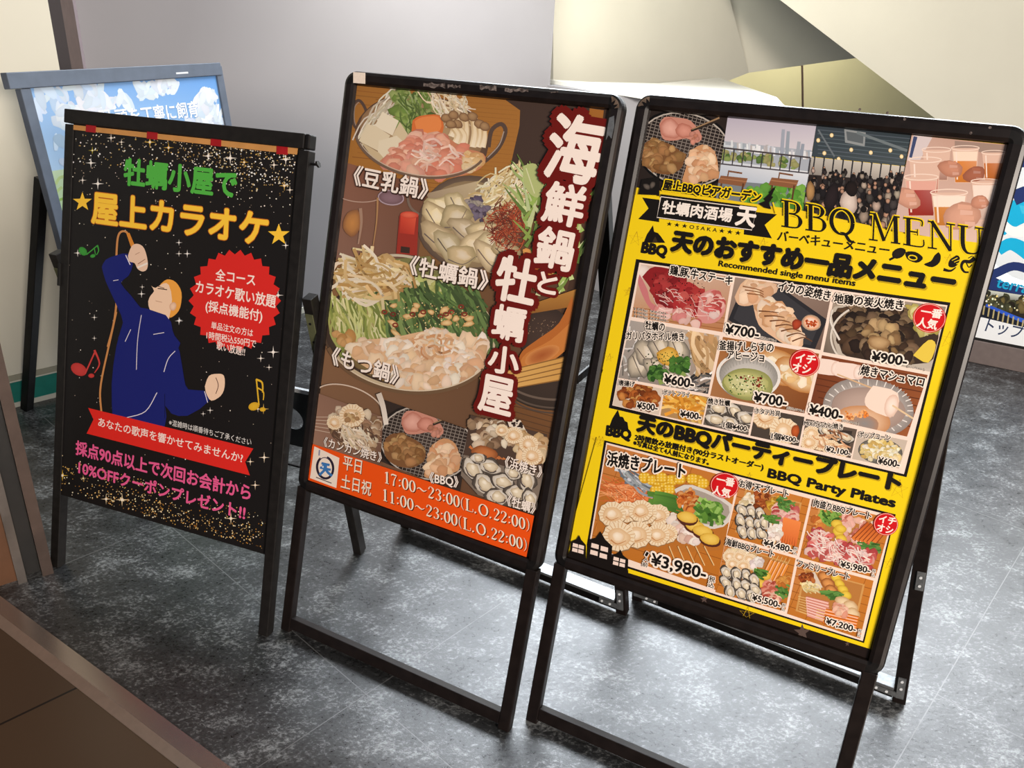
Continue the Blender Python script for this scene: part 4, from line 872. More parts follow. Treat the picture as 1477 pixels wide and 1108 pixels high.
    k.poly([(60, 372), (170, 378), (200, 400), (560, 440), (640, 452), (900, 478), (1020, 508), (1345, 548), (1560, 700), (1200, 900), (-60, 1000), (-200, 900)], Y)
    k.frame(*GF); k.poly([(190, -40), (1500, 60), (1240, 1000), (-60, 700)], Y); k.frame(*HF); k.poly([(240, -100), (1560, 200), (1262, 909), (300, 606), (60, 545)], Y)
    k.poly([(60, 540), (300, 606), (1262, 909), (1240, 1060), (20, 700)], '1d1310')
    for x, y, r in ((240, 585, 20), (985, 840, 34), (605, 712, 16), (1160, 885, 10)): k.star(x, y, r, '5a4a44')
    for fr, pts in ((TF, ((90, 530, 26), (545, 545, 18), (68, 720, 16), (1210, 605, 20))), (GF, ((1390, 330, 36), (125, 142, 20), (20, 735, 24), (1330, 620, 18), (50, 400, 16))), (HF, ((195, 100, 22), (1358, 285, 38), (780, 232, 12), (1325, 575, 24), (960, 260, 14), (770, 770, 30)))):
        k.frame(*fr)
        for x, y, r in pts:
            v = [(x + r*math.cos(-1.4 + i*4*math.pi/5), y + r*math.sin(-1.4 + i*4*math.pi/5)) for i in range(6)]
            k.stroke(v, 2.6, 'c9a41a', smooth=1)
    k.frame(*TF); z0 = k.z
    k.poly([(112, 318), (172, 308), (172, 375), (100, 372)], INK_BLACK); k.stroke([(172, 298), (172, 378)], 6, INK_BLACK, smooth=1); k.blob(130, 344, 15, 11, .6, '6a6058', INK_BLACK, .1); k.blob(150, 338, 10, 14, .3, '6a6058', INK_BLACK, .1)
    k.poly([(592, 342), (575, 378), (582, 380), (566, 402), (575, 425), (552, 420), (530, 405), (555, 395), (548, 388), (570, 368), (566, 366)], INK_BLACK); k.stroke([(580, 400), (592, 440)], 5, Y, smooth=1)
    k.poly([(113, 383), (175, 391), (174, 471), (99, 460), (136, 422)], INK_BLACK); k.poly([(515, 434), (595, 443), (551, 481), (577, 529), (476, 515), (478, 490)], INK_BLACK)
    k.poly([(181, 371), (524, 416), (507, 502), (166, 457)], INK_BLACK); k.stroke([(180, 380), (521, 424), (505, 499), (166, 454), (180, 380)], 3, 'f2e6da', smooth=1)
    # flame marks
    k.poly([(118, 545), (130, 515), (152, 482), (156, 505), (170, 510), (180, 522), (196, 545)], INK_BLACK); k.poly([(148, 545), (160, 522), (170, 545)], '3a2e1c')
    k.frame(*GF); k.poly([(48, 678), (62, 640), (84, 605), (92, 632), (104, 634), (112, 650), (122, 655), (127, 690)], INK_BLACK)
    # little icons: drumstick, steak, pepper, corn, prawn
    k.frame(*TF)
    k.blob(1030, 582, 26, 18, -.5, '241c16', INK_BLACK, .05, 14); k.stroke([(1012, 598), (996, 606)], 8, INK_BLACK, smooth=1); k.blob(1084, 595, 32, 19, .25, INK_BLACK, INK_BLACK, .08, 16); k.ring(1080, 598, 15, 8, 4, Y, 0, 6.28, .2)
    k.poly([(1172, 578), (1180, 590), (1176, 615), (1150, 632), (1120, 622), (1145, 610), (1158, 590)], INK_BLACK, 3); k.blob(1228, 612, 26, 16, -.9, INK_BLACK, INK_BLACK, .05, 14); k.stroke([(1190, 640), (1215, 645), (1235, 632)], 12, INK_BLACK, 3)
    for i in range(4): k.stroke([(1212 + i*8, 602 + i*6), (1232 + i*8, 590 + i*8)], 2.5, Y, smooth=1)
    k.stroke([(1302, 598), (1285, 612), (1262, 612), (1254, 630), (1264, 648), (1280, 650)], 15, INK_BLACK, 6); k.stroke([(1270, 612), (1280, 632), (1292, 622)], 4, INK_BLACK); k.stroke([(1296, 590), (1278, 600)], 3, INK_BLACK)
    sub(k, 'ground_print', bbq_sheet, 'yellow ground with black ribbon, flame marks and food icons')
    L = bbq_ink(k.z + 2e-5, TF)
    L.text('屋上BBQビアガーデン', (186, 358), (532, 404), 40, INK_BLACK, .045, [(.12, Y)])
    L.text('牡蠣肉酒場', (183, 439), (430, 471), 46, 'f6ece2', .03); L.text('天', (446, 480), (512, 489), 66, 'f6ece2', .045); L.text('★ ★ ★ O S A K A ★ ★ ★', (200, 483), (464, 518), 15, INK_BLACK, .02)
    L.serif('BBQ', (606, 486), (880, 526), 96, INK_BLACK, (.09, Y)); L.serif('MENU', (920, 534), (1338, 592), 98, INK_BLACK, (.09, Y)); L.z += 3e-4
    L.serif('BBQ', (606, 486), (880, 526), 96, INK_BLACK); L.serif('MENU', (920, 534), (1338, 592), 98, INK_BLACK)
    L.text('バーベキューメニュー', (596, 536), (992, 590), 36, INK_BLACK, .022)
    L.text('BBQ', (110, 585), (196, 600), 42, INK_BLACK, .065); L.text('天のおすすめ一品メニュー', (217, 572), (1218, 727), 70, INK_BLACK, .07, None, (.06, -.06, 'bfa012')); L.text('Recommended single menu items', (385, 634), (872, 706), 26, INK_BLACK, .03)
    L.frame(*GF); L.text('BBQ', (38, 712), (132, 730), 44, INK_BLACK, .065)
    L.frame(*HF); L.text('天のBBQパーティープレート', (345, 62), (1356, 299), 66, INK_BLACK, .07, None, (.06, -.06, 'bfa012')); L.text('2時間飲み放題付き(90分ラストオーダー)', (335, 98), (832, 216), 28, INK_BLACK, .045)
    L.text('※写真は全て4人前になります。', (330, 114), (622, 192), 22, INK_BLACK, .045); L.text('BBQ Party Plates', (850, 248), (1340, 366), 44, INK_BLACK, .05)
    sub(L, 'heading_lettering', bbq_sheet, 'black headings of the menu')
    # --- single dishes
    k = bbq_ink(k.z + 2e-5, GF); zb = k.z
    q = [(160, 14), (1394, 186), (1220, 868), (52, 594)]
    k.poly(frame_quad(q, 4), INK_BLACK); k.poly([(169, 24), (1386, 193), (1214, 860), (62, 588)], 'f6dfd0')
    zp = k.z + 4e-6; zmax = [zp]
    def panel(quad, paint, base='5a4636'):
        k.z = zp; k.set_clip(quad); k.poly(frame_quad(quad, 3), base); paint(); zmax[0] = max(zmax[0], k.z); k.clip = BBQ_CLIP
    def steak():
        k.grad([(170, 20), (540, 70), (500, 305), (130, 245)], ['d9c0b0', 'c9a48c', 'b5784a', 'c08a5c'], 3)
        for i in range(6): k.stroke([(130 + i*10, 200 + i*18), (520, 245 + i*22)], 3, '9c6238', smooth=1)
        k.blob(170, 60, 40, 30, 0, 'f4e8e0', 'd9c4b8', .1); k.poly([(180, 80), (230, 40), (330, 70), (360, 150), (330, 220), (240, 190), (215, 130)], '8c1f22', 4); k.poly([(170, 70), (200, 130), (215, 180), (260, 210), (240, 230), (200, 190), (165, 110)], 'c9787a', 4)
        k.mass([(210, 80), (280, 60), (340, 100), (330, 190), (260, 180)], 40, 26, ['a02a2c', '7a1a1e', 'b23c3a', '8c2224'], .8); k.poly([(300, 190), (350, 100), (420, 140), (440, 200), (390, 240), (320, 230)], 'aa2f30', 4)
        k.mass([(330, 140), (400, 130), (430, 200), (350, 220)], 26, 24, ['b83a38', '9a2428', 'c85a54'], .85); k.poly([(410, 150), (470, 130), (510, 200), (470, 260), (400, 250)], 'd58f8a', 4); k.mass([(420, 160), (480, 140), (505, 200), (450, 250)], 26, 20, ['e3b0a6', 'c96660', 'f0d2c8', 'b84a48'], .85); k.mass([(240, 200), (420, 240), (400, 270), (260, 235)], 20, 20, ['d98a86', 'e8beb4', 'c0605c'], .85)
        k.hairs([(200, 120), (470, 160), (460, 240), (240, 210)], 34, 46, 3, ['f2d2cc', 'e8b8b0'], .5, .8); k.dots([(200, 60), (420, 100), (440, 200), (240, 180)], 60, 2.4, ['2a1512'])
    def squid():
        k.grad([(545, 75), (935, 130), (885, 375), (505, 305)], ['a08a7c', '8a7468', '6a544a', '7e6a5e'], 3); k.poly([(570, 130), (690, 95), (910, 250), (860, 372), (640, 330), (520, 250)], '2b2a2e'); k.poly([(585, 140), (690, 108), (885, 255), (845, 350), (650, 318), (540, 245)], '3a393d')
        k.poly([(545, 160), (590, 90), (700, 105), (715, 130), (650, 175), (600, 195), (560, 190)], 'dfb593', 3); k.poly([(618, 190), (660, 165), (740, 190), (800, 260), (815, 350), (770, 360), (700, 320), (640, 270)], 'e3ba98', 3)
        k.mass([(560, 160), (600, 105), (700, 120), (640, 170)], 30, 24, ['f0d0b2', 'd9a882', 'e8c4a4'], .85); k.mass([(630, 195), (670, 175), (740, 205), (795, 270), (800, 345), (720, 320)], 60, 26, ['f2d4b6', 'e2b68e', 'd6a276', 'f6e0c8'], .85)
        for i in range(7): a = 640 + i*22; k.stroke([(a, 215 + i*20), (a + 45, 218 + i*17), (a + 80, 222 + i*19)], 6, '6e4428', 3)
        for i in range(3): k.stroke([(578 + i*8, 118 + i*14), (630 + i*8, 128 + i*12), (660, 140 + i*10)], 5, '8a5a38', 3)
        k.blob(848, 262, 38, 32, .2, 'e8d0ba', 'a88a72', .03, 18); k.blob(848, 262, 32, 26, .2, 'f8e8d8', 'e4a070', .05, 16); k.dots([(825, 250), (870, 255), (865, 280), (830, 275)], 34, 4, ['c24a1e', 'd86a34']); k.blob(790, 268, 18, 22, 0, 'b84a2c', '7a2a18', .15)
    def charcoal():
        k.grad([(940, 135), (1390, 195), (1325, 465), (893, 380)], ['b0a090', '8f8070', 'c8bcae', '6a5c50'], 3); k.poly([(925, 220), (980, 190), (1300, 200), (1380, 300), (1330, 440), (1000, 430), (930, 300)], 'bdb2a4', 3); k.poly([(945, 240), (1000, 215), (1290, 225), (1350, 310), (1310, 420), (1010, 410), (950, 310)], '3a2c22', 3)
        k.mass([(950, 230), (1020, 205), (1230, 215), (1260, 330), (1240, 410), (1020, 400), (955, 310)], 130, 32, ['3a2a20', '5c4632', '4a3626', '7a624a', '2a1e18', '8d7458'], .5); k.mass([(1060, 260), (1200, 260), (1200, 390), (1060, 380)], 26, 24, ['b49468', 'caa878', '8d6d48'], .6)
        k.mass([(1230, 190), (1320, 220), (1350, 300), (1280, 300)], 24, 26, ['c4b86a', 'd8ce92', 'b0a052'], .75); k.poly([(1250, 390), (1310, 330), (1340, 350), (1310, 420)], 'e6c84a', 3); k.blob(1115, 340, 44, 26, .2, 'c8a678', '8d6a44', .1); k.ring(1150, 330, 225, 150, 8, 'd9d0c4', 2.4, 3.9, .1); k.stroke([(930, 210), (925, 260), (960, 330)], 8, 'e2dad0')
    def foil():
        k.grad([(130, 245), (490, 312), (440, 548), (80, 482)], ['a8a09a', 'c4b4a4', '8a7a70', '9a9088'], 3); k.hairs([(130, 250), (480, 320), (440, 540), (90, 470)], 70, 60, 6, ['d8d4d0', '8a8682', 'eeeae6', '6c6864'], .6, 1.4)
        for x, y, r, a in ((165, 430, 62, 1.1), (200, 390, 66, .7), (255, 370, 62, .9), (320, 370, 58, 1.1), (290, 430, 56, .5), (230, 440, 54, 1.2)): plump(k, x, y, r, a, 'd9cbb4', '6a645c')
        k.hairs([(360, 320), (475, 340), (450, 450), (400, 430)], 34, 110, 17, ['e8cba4', 'd4ae7c', 'c09668'], 1.3, .35); k.blob(282, 395, 46, 36, .3, 'ecc45a', 'c08a2c', .12); k.dots([(190, 360), (380, 390), (340, 460), (200, 450)], 90, 2.6, ['4a5a24', '2c3a18'])
        for x, y in ((245, 460), (330, 430)):
            k.stroke([(x, y), (x + 14, y + 44)], 22, '8aa055'); k.mass([(x - 40, y - 22), (x + 34, y - 30), (x + 36, y + 20), (x - 34, y + 26)], 44, 13, ['3f6a2c', '2c5220', '5a8a3c', '4a7a30'], .7)
        k.hairs([(330, 480), (470, 450), (440, 545), (340, 530)], 30, 60, 7, ['f4f2f0', '6a6866', '3a3838'], -.3, .5)
    def ajillo():
        k.grad([(498, 312), (884, 380), (825, 625), (445, 552)], ['a56a38', '9c5c2a', '7a4420', 'a8744a'], 3)
        for x, y, r, a in ((720, 440, 120, .35), (800, 470, 110, .5)): k.blob(x, y, r, r*.55, a, 'f0d4a4', 'b9793c', .05, 20); k.mass([(x - 70, y - 40), (x + 70, y - 10), (x + 60, y + 40), (x - 60, y + 20)], 26, 18, ['f6e2bc', 'e2bc84', 'f8ead0'], .88)
        k.blob(600, 478, 122, 88, .1, 'd6d2cc', '8a8680', .02, 34); k.ring(600, 470, 122, 86, 12, 'e8e4de', 0, 6.2832, .1, 40)
        for i in range(46): a = i*.1366; k.stroke([(600 + 112*math.cos(a), 474 + 80*math.sin(a)), (600 + 100*math.cos(a), 490 + 68*math.sin(a))], 3, 'a09c96', smooth=1)
        k.blob(598, 505, 100, 64, .08, 'c4c488', '8d9050', .03, 28); k.blob(590, 505, 84, 50, .08, 'd4d29e', 'b0b06a', .08, 20); k.dots([(520, 470), (660, 470), (670, 550), (530, 545)], 110, 3, ['3d5a22', '5a7a34', '2a3c1a', 'f0ecc4']); k.dots([(570, 470), (660, 480), (650, 520), (570, 505)], 22, 4.5, ['8c2a18', '6a1c10'])
    def marshmallow():
        k.grad([(890, 385), (1320, 462), (1228, 718), (830, 625)], ['7a3e20', '8a4a28', '9c5a30', '6e3820'], 3)
        for i in range(8): k.stroke([(840 + i*6, 400 + i*26), (1310, 480 + i*30)], 4, '5e2e18', smooth=1)
        k.blob(1072, 600, 182, 118, .12, 'cfc6c0', '8d8480', .02, 36)
        for i in range(60): a = i*.1047; k.stroke([(1072 + 178*math.cos(a), 598 + 112*math.sin(a)), (1072 + 156*math.cos(a), 600 + 92*math.sin(a))], 4, 'eae4de' if i % 2 else '9a928c', smooth=1)
        k.blob(1072, 604, 146, 88, .12, 'c0a89c', 'a08a80', .02, 30); k.blob(1050, 652, 110, 66, .1, 'e8c2a0', 'c48a5c', .04, 24); k.blob(1058, 660, 56, 36, .2, '8f8a88', 'b08468', .08, 18); k.dots([(980, 610), (1080, 610), (1060, 640), (990, 640)], 24, 7, ['f08a3a', 'f8b070'])
        for x, y, a in ((912, 436, .35), (1000, 452, .25)): k.poly([(x - 50, y - 36), (x + 40, y - 22), (x + 56, y + 14), (x + 34, y + 34), (x - 58, y + 18)], 'f2dcd0', 3); k.blob(x + 34, y + 6, 20, 30, .2, 'fbece2', 'e2c0b0', .03)
        k.stroke([(950, 465), (1100, 525)], 6, 'd6b088', smooth=1)
        k.poly([(1092, 510), (1190, 540), (1172, 632), (1076, 602), (1060, 560)], 'f4dccc', 3); k.blob(1165, 590, 28, 46, .25, 'fbeadd', 'e0bca8', .03); k.stroke([(1168, 588), (1250, 640)], 7, 'e2c49c', smooth=1)
    def karaage():
        k.poly([(60, 480), (270, 515), (250, 640), (50, 600)], 'd8c8b8'); k.mass([(90, 540), (150, 500), (240, 540), (235, 600), (120, 590)], 70, 19, ['b8642a', 'd08a44', '9a4e1e', 'e2a65c', '7e3c18'], .6)
    def fries():
        k.poly([(250, 515), (450, 550), (420, 670), (245, 640)], 'b08a5c'); k.hairs([(265, 560), (340, 535), (430, 570), (410, 640), (280, 615)], 70, 80, 10, ['f0b64c', 'e29c34', 'f6cc78', 'd08828'], .4, 1.1, .1)
    def oysters():
        k.poly([(430, 550), (630, 590), (600, 715), (410, 670)], '6a6058'); k.hairs([(440, 560), (620, 600), (600, 700), (430, 660)], 30, 40, 5, ['aaa49c', '3e3a36'], .5, 1)
        for x, y, a in ((480, 600, .4), (545, 612, 1.0), (590, 640, .5), (470, 645, .3), (530, 660, .8)): oyster(k, x, y, 42, a, .66)
    def scallops():
        k.poly([(620, 590), (830, 628), (800, 760), (600, 715)], '4a4038'); k.stroke([(640, 640), (780, 735)], 10, 'b0aaa4', smooth=1); scallop(k, 668, 630, 52, .2, ); scallop(k, 740, 690, 56, .3); k.blob(785, 690, 16, 26, .2, 'c8602c', '8a3a18', .1)
    def mix():
        k.poly([(818, 635), (1038, 680), (1005, 808), (800, 760)], '5e5046'); k.poly([(830, 670), (1010, 690), (990, 790), (815, 745)], '39302a')
        for x, y in ((850, 700), (885, 735), (925, 755), (960, 770), (840, 735)): scallop(k, x, y, 34, .2)
        for x, y, a in ((905, 690, .6), (945, 700, 1.), (985, 715, .4)): oyster(k, x, y, 34, a)
        k.hairs([(850, 690), (990, 700), (980, 780), (840, 740)], 20, 40, 6, ['d9a47a', '8a5a3c'], .4, .8)
    def popcorn():
        k.poly([(1025, 684), (1240, 722), (1200, 848), (1000, 805)], 'c8b8a8'); k.blob(1120, 770, 88, 50, .12, '9a9690', '5c5852', .02, 26); k.mass([(1045, 745), (1100, 720), (1190, 745), (1195, 800), (1120, 815), (1050, 790)], 120, 13, ['f4e4b8', 'e8d090', 'faf2dc', 'd8b868'], .74)
    P_ = [([(175, 31), (535, 80), (497, 299), (138, 238)], steak), ([(547, 82), (930, 136), (884, 370), (507, 303)], squid), ([(942, 140), (1380, 199), (1318, 456), (895, 377)], charcoal),
          ([(134, 252), (486, 313), (440, 543), (86, 479)], foil), ([(499, 317), (879, 384), (821, 620), (448, 550)], ajillo), ([(890, 390), (1308, 468), (1226, 712), (834, 624)], marshmallow),
          ([(85, 489), (262, 523), (246, 627), (64, 587)], karaage), ([(268, 524), (439, 555), (415, 663), (252, 628)], fries), ([(443, 561), (622, 595), (599, 705), (421, 664)], oysters),
          ([(629, 597), (821, 634), (798, 749), (607, 708)], scallops), ([(827, 641), (1029, 683), (1003, 797), (806, 752)], mix), ([(1033, 689), (1228, 727), (1194, 838), (1009, 800)], popcorn)]
    for qd, fn in P_: panel(qd, fn)
    k.z = zmax[0]
    def badge(x, y, rx, ry, lines):
        k.blob(x, y, rx, ry, .1, 'd8161c', 'c80f16', 0, 30); k.ring(x, y, rx*.93, ry*.93, 2, 'f4c8b8', 0, 6.2832, .1, 30)
        for t, a, b, h in lines: k.text(t, a, b, h, 'fbeee4', .035)
        k.z += 3e-4
    badge(1315, 243, 66, 58, (('一番', (1278, 232), (1360, 246), 34), ('人気', (1262, 276), (1340, 290), 38))); badge(822, 420, 60, 54, (('イチ', (786, 416), (862, 426), 34), ('オシ', (772, 452), (842, 464), 34)))
    sub(k, 'menu_print', bbq_sheet, 'printed grid of twelve single-dish photographs with red badges')
    L = bbq_ink(k.z + 2e-5, GF); Wt = [(.11, 'fbeee0')]
    for t, a, b, h in (('鶏,豚,牛ステーキ', (288, 72), (533, 116), 38), ('イカの姿焼き', (715, 134), (918, 176), 40), ('地鶏の炭火焼き', (936, 184), (1208, 212), 38), ('牡蠣の', (192, 288), (268, 296), 34), ('ガリバタホイル焼き', (118, 328), (346, 334), 32),
                       ('釜揚げしらすの', (484, 368), (698, 378), 36), ('アヒージョ', (516, 404), (660, 416), 34), ('焼きマシュマロ', (1040, 466), (1288, 516), 40), ('唐揚げ', (88, 508), (150, 516), 22), ('ポテトフライ', (264, 546), (368, 556), 20), ('焼き牡蠣', (440, 582), (526, 592), 24),
                       ('ホタテ片貝', (626, 620), (724, 632), 22), ('MIXカンカン焼き', (820, 668), (972, 684), 22), ('ポップコーン', (1036, 714), (1160, 728), 24)): L.text(t, a, b, h, INK_BLACK, .036, Wt)
    for t, a, b, h in (('¥700-', (508, 304), (638, 324), 38), ('¥900-', (1085, 412), (1222, 432), 38), ('¥600-', (266, 500), (382, 520), 36), ('¥700-', (620, 572), (748, 594), 38), ('¥400-', (838, 620), (968, 646), 38), ('¥500-', (160, 600), (240, 610), 26), ('¥400-', (330, 632), (412, 646), 26),
                       ('1個¥400-', (500, 676), (600, 694), 26), ('1個¥500-', (690, 720), (794, 738), 26), ('¥2,100-', (905, 772), (1000, 790), 24), ('¥600-', (1110, 818), (1194, 834), 28)): L.text(t, a, b, h, INK_BLACK, .036, Wt)
    for t, a, b in (('(税込¥770-)', (642, 326), (708, 340)), ('(税込¥990-)', (1226, 440), (1296, 454)), ('(税込¥660-)', (372, 522), (436, 534)), ('(税込¥770-)', (750, 604), (818, 618)), ('(税込¥440-)', (968, 654), (1034, 668))): L.text(t, a, b, 13, INK_BLACK, 0, [(.06, 'fbeee0')])
    for i in range(3): L.text('100g ¥600-', (150, 214 + i*14), (284, 234 + i*14), 12, INK_BLACK, 0, [(.07, 'fbeee0')])
    sub(L, 'price_lettering', bbq_sheet, 'black dish names and prices edged in white')
    # --- party plates
    k = bbq_ink(bbq_z := L.z + 2e-5, HF); k.z = zb
    k.poly([(218, 95), (1348, 383), (1225, 882), (305, 591), (152, 540), (150, 500)], INK_BLACK); k.poly([(226, 104), (1340, 390), (1220, 874), (310, 584), (160, 532), (160, 492)], 'f6dfd0')
    zp = k.z + 4e-6; zmax = [zp]
    def planks(quad, c='c87a2c'):
        k.grad(quad, [mixc(c, 'ffffff', .04), c, mixc(c, '000000', .12), mixc(c, '000000', .06)], 3); (a, b, c_, d) = quad
        for i in range(1, 7): t = i/7; k.stroke([lp(a, d, t), lp(b, c_, t)], 2.6, '96551c', smooth=1)
        for i in range(4): t = (i + .6)/4; k.stroke([lp(a, b, t), lp(d, c_, t - .15)], 2, '96551c', smooth=1)
    def lp(a, b, t): return (a[0] + (b[0] - a[0])*t, a[1] + (b[1] - a[1])*t)
    def hama():
        planks([(225, 100), (745, 235), (660, 690), (150, 520)], 'c47628')
        k.poly([(190, 330), (300, 215), (700, 300), (690, 520), (520, 530), (190, 500)], 'b7702c')
        for i in range(14): a = (225 + R.uniform(0, 110), 262 + R.uniform(0, 70)); shrimp(k, [a, (a[0] + 60, a[1] - 6 + R.uniform(-12, 12)), (a[0] + 118, a[1] + 16 + R.uniform(-12, 22))], 22)
        k.hairs([(215, 240), (340, 270), (330, 330), (200, 320)], 40, 110, 3, ['f0a06a', 'd9703a'], .3, .6)
        k.hairs([(300, 225), (380, 240), (400, 300), (330, 280)], 24, 100, 9, ['a8b0b8', 'd8dce0', '6c747c'], .6, .2)
        for x, y in ((375, 240), (405, 250), (430, 275), (455, 262), (480, 250), (510, 245), (440, 240), (420, 290), (470, 285), (580, 250), (600, 262), (560, 245)):
            k.blob(x, y, 25, 22, .2, 'f2c630', 'c8901a', .05, 14)
            for j in range(9): k.blob(x - 14 + (j % 3)*13, y - 12 + (j//3)*11, 5.5, 5, 0, 'fae07a', 'e0ac28', 0, 8)
        for i in range(16): a = (385 + R.uniform(0, 50), 310 + R.uniform(-14, 44)); k.stroke([a, (a[0] + 50, a[1] + 8), (a[0] + 110, a[1] + 26)], 13, jit('5f8f3a', .2), 9, '3f6a28')
        k.poly([(490, 285), (560, 268), (715, 345), (680, 430), (560, 420)], 'd8d2cc', 3); k.poly([(505, 300), (562, 282), (700, 350), (668, 418), (570, 405)], 'a89c92', 3)
        k.mass([(500, 310), (550, 290), (590, 330), (560, 370), (510, 350)], 50, 15, ['c86a2a', 'e08a40', 'a84c1c', 'e8a868'], .7); k.hairs([(590, 330), (690, 360), (660, 415), (580, 395)], 46, 54, 15, ['7fae4a', '5f8f36', '9cc468', '4a7a2c'], .8, .9, .3)
        for x, y, r in ((425, 385, 46), (376, 378, 46), (305, 372, 44), (360, 368, 46), (250, 380, 52)): scallop(k, x, y, r, .1)
        k.mass([(480, 380), (540, 420), (600, 500), (540, 500), (480, 420)], 46, 20, ['f0dcd0', 'e2c2b4', 'f8ece4', 'd0a898'], .8)
        for x, y in ((548, 406), (570, 432), (600, 452), (628, 482), (540, 398)): k.blob(x, y, 43, 26, .25, '6a3a28', '4c2418', .03, 16); k.blob(x, y - 5, 39, 22, .25, 'f0cc62', 'd6a83a', .04, 16)
        for x, y, r in ((462, 456, 40), (425, 462, 46), (345, 460, 56), (275, 468, 62)): scallop(k, x, y, r, .1)
        for i in range(5): k.stroke([(470 + i*34, 505), (500 + i*36, 580)], 4, 'e8c48a', smooth=1)
    def plate(q, seed, items):
        planks(q); (a, b, c, d) = q
        cx = sum(p[0] for p in q)/4; cy = sum(p[1] for p in q)/4; k.poly([lp(p, (cx, cy + 4), .20) for p in q], 'd09a58'); k.poly([lp(p, (cx, cy + 2), .25) for p in q], 'b87a3c')
        f = lambda u, v: lp(lp(a, b, u), lp(d, c, u), v)
        items(f)
    def small_oy(f, us):
        for u, v in us: x, y = f(u, v); oyster(k, x, y, 30, R.uniform(.9, 1.4), .68)
    def reg(f, *uv): return [f(u, v) for u, v in uv]
    def tokutoku(f):
        k.mass(reg(f, (.08, .2), (.3, .2), (.3, .42), (.08, .45)), 34, 13, ['eee2c8', 'd8c49a', 'f4ecd8'], .8); k.mass(reg(f, (.25, .12), (.45, .12), (.45, .35), (.28, .38)), 40, 11, ['a85426', 'c8763a', '7e3a18'], .7); k.mass(reg(f, (.45, .15), (.6, .12), (.6, .4), (.48, .4)), 20, 14, ['d8a83a', 'e8c862', 'b8862a'], .75)
        k.mass(reg(f, (.55, .25), (.85, .2), (.9, .5), (.6, .5)), 54, 17, ['d98a84', 'c8625e', 'eec0b4', 'b84a48'], .8); k.hairs(reg(f, (.6, .1), (.8, .1), (.75, .3), (.6, .3)), 18, 40, 8, ['4a7a34', '6a9a4a'], .4, .8)
        for i in range(7): a = f(.72 + i*.035, .42); b = f(.74 + i*.035, .85); k.stroke([a, b], 13, 'ef8a48', 8, 'd96a30')
        k.mass(reg(f, (.52, .55), (.7, .55), (.72, .88), (.55, .88)), 40, 12, ['f2e4d8', 'e0c8b8', 'fbf2ec'], .85); small_oy(f, [(.12, .5), (.25, .48), (.38, .48), (.14, .68), (.27, .68), (.4, .66), (.2, .86), (.33, .84), (.46, .8), (.46, .6)]); k.hairs(reg(f, (.48, .45), (.62, .45), (.6, .55), (.48, .55)), 10, 40, 9, ['5a8a3a'], .2, .4)
        for i in range(4): k.stroke([f(.6 + i*.06, .86), f(.62 + i*.06, .98)], 3, 'ecd0a0', smooth=1)
    def kaisen(f):
        k.mass(reg(f, (.06, .2), (.5, .15), (.5, .4), (.06, .45)), 40, 18, ['e8d4ae', 'd0b488', 'f4e6c8'], .8)
        for u, v in ((.1, .3), (.24, .26), (.38, .26), (.16, .42), (.31, .4)): scallop(k, *f(u, v), 27, .2)
        k.mass(reg(f, (.4, .2), (.56, .2), (.56, .34), (.42, .36)), 26, 14, ['f0e8e4', 'd8ccc8'], .85)
        for i in range(5): skewer(k, f(.6 + i*.055, .55), f(.68 + i*.055, .16), 15, 'e8923a', 'a85a1e')
        for u, v in ((.56, .5), (.64, .46), (.60, .62)): k.blob(*f(u, v), 22, 17, .2, 'f0cc5a', 'c8982c', .05)
        k.hairs(reg(f, (.5, .38), (.62, .38), (.6, .5), (.5, .52)), 12, 44, 9, ['5a8a3a', '3f6a28'], .5, .4); k.mass(reg(f, (.66, .58), (.9, .55), (.88, .86), (.66, .86)), 60, 15, ['d88a78', 'c0604c', 'eec0a8', 'b04a3a'], .8); k.hairs(reg(f, (.86, .5), (.98, .5), (.95, .75), (.86, .75)), 16, 40, 8, ['4a7a34', '6a9a4a'], .5, .7); k.mass(reg(f, (.82, .42), (.97, .4), (.95, .55), (.82, .56)), 20, 13, ['c8742e', 'e09a4a'], .7)
        small_oy(f, [(.1, .6), (.24, .58), (.38, .56), (.5, .6), (.12, .78), (.27, .76), (.41, .74), (.54, .76), (.2, .92), (.36, .9), (.5, .9)])
    def niku(f):
        k.mass(reg(f, (.06, .25), (.2, .2), (.22, .42), (.08, .45)), 26, 14, ['d88a3c', 'b8642a', 'e8aa5c'], .75); k.hairs(reg(f, (.16, .2), (.36, .14), (.36, .3), (.2, .34)), 34, 50, 9, ['5f8f3a', '88b04e', '3f6a28'], .5, .9)
        k.mass(reg(f, (.4, .14), (.85, .12), (.8, .5), (.42, .5)), 60, 17, ['e8b4a4', 'd08a78', 'f4d4c4', 'c06a5a'], .82)
        for i in range(6): k.stroke([f(.60 + i*.05, .48), f(.74 + i*.045, .16)], 15, 'e07c38', 13, 'c0581e', edge='8a3c14')
        for u, v in ((.36, .3), (.40, .42), (.46, .52), (.42, .36)): k.blob(*f(u, v), 23, 17, .3, 'f0d050', 'c8a02c', .05)
        k.hairs(reg(f, (.72, .48), (.95, .44), (.92, .6), (.74, .6)), 18, 50, 9, ['4a7a34', '6a9a4a'], .1, .4)
        for poly in (reg(f, (.05, .5), (.35, .48), (.36, .9), (.1, .9)), reg(f, (.34, .55), (.56, .6), (.56, .92), (.36, .9)), reg(f, (.56, .6), (.92, .6), (.9, .9), (.58, .9))): k.mass(poly, 60, 17, ['d8706c', 'e8a49c', 'b84848', 'f2cac0', 'c45a56'], .82); k.hairs(poly, 24, 44, 4, ['f8e0d8'], .6, .8)
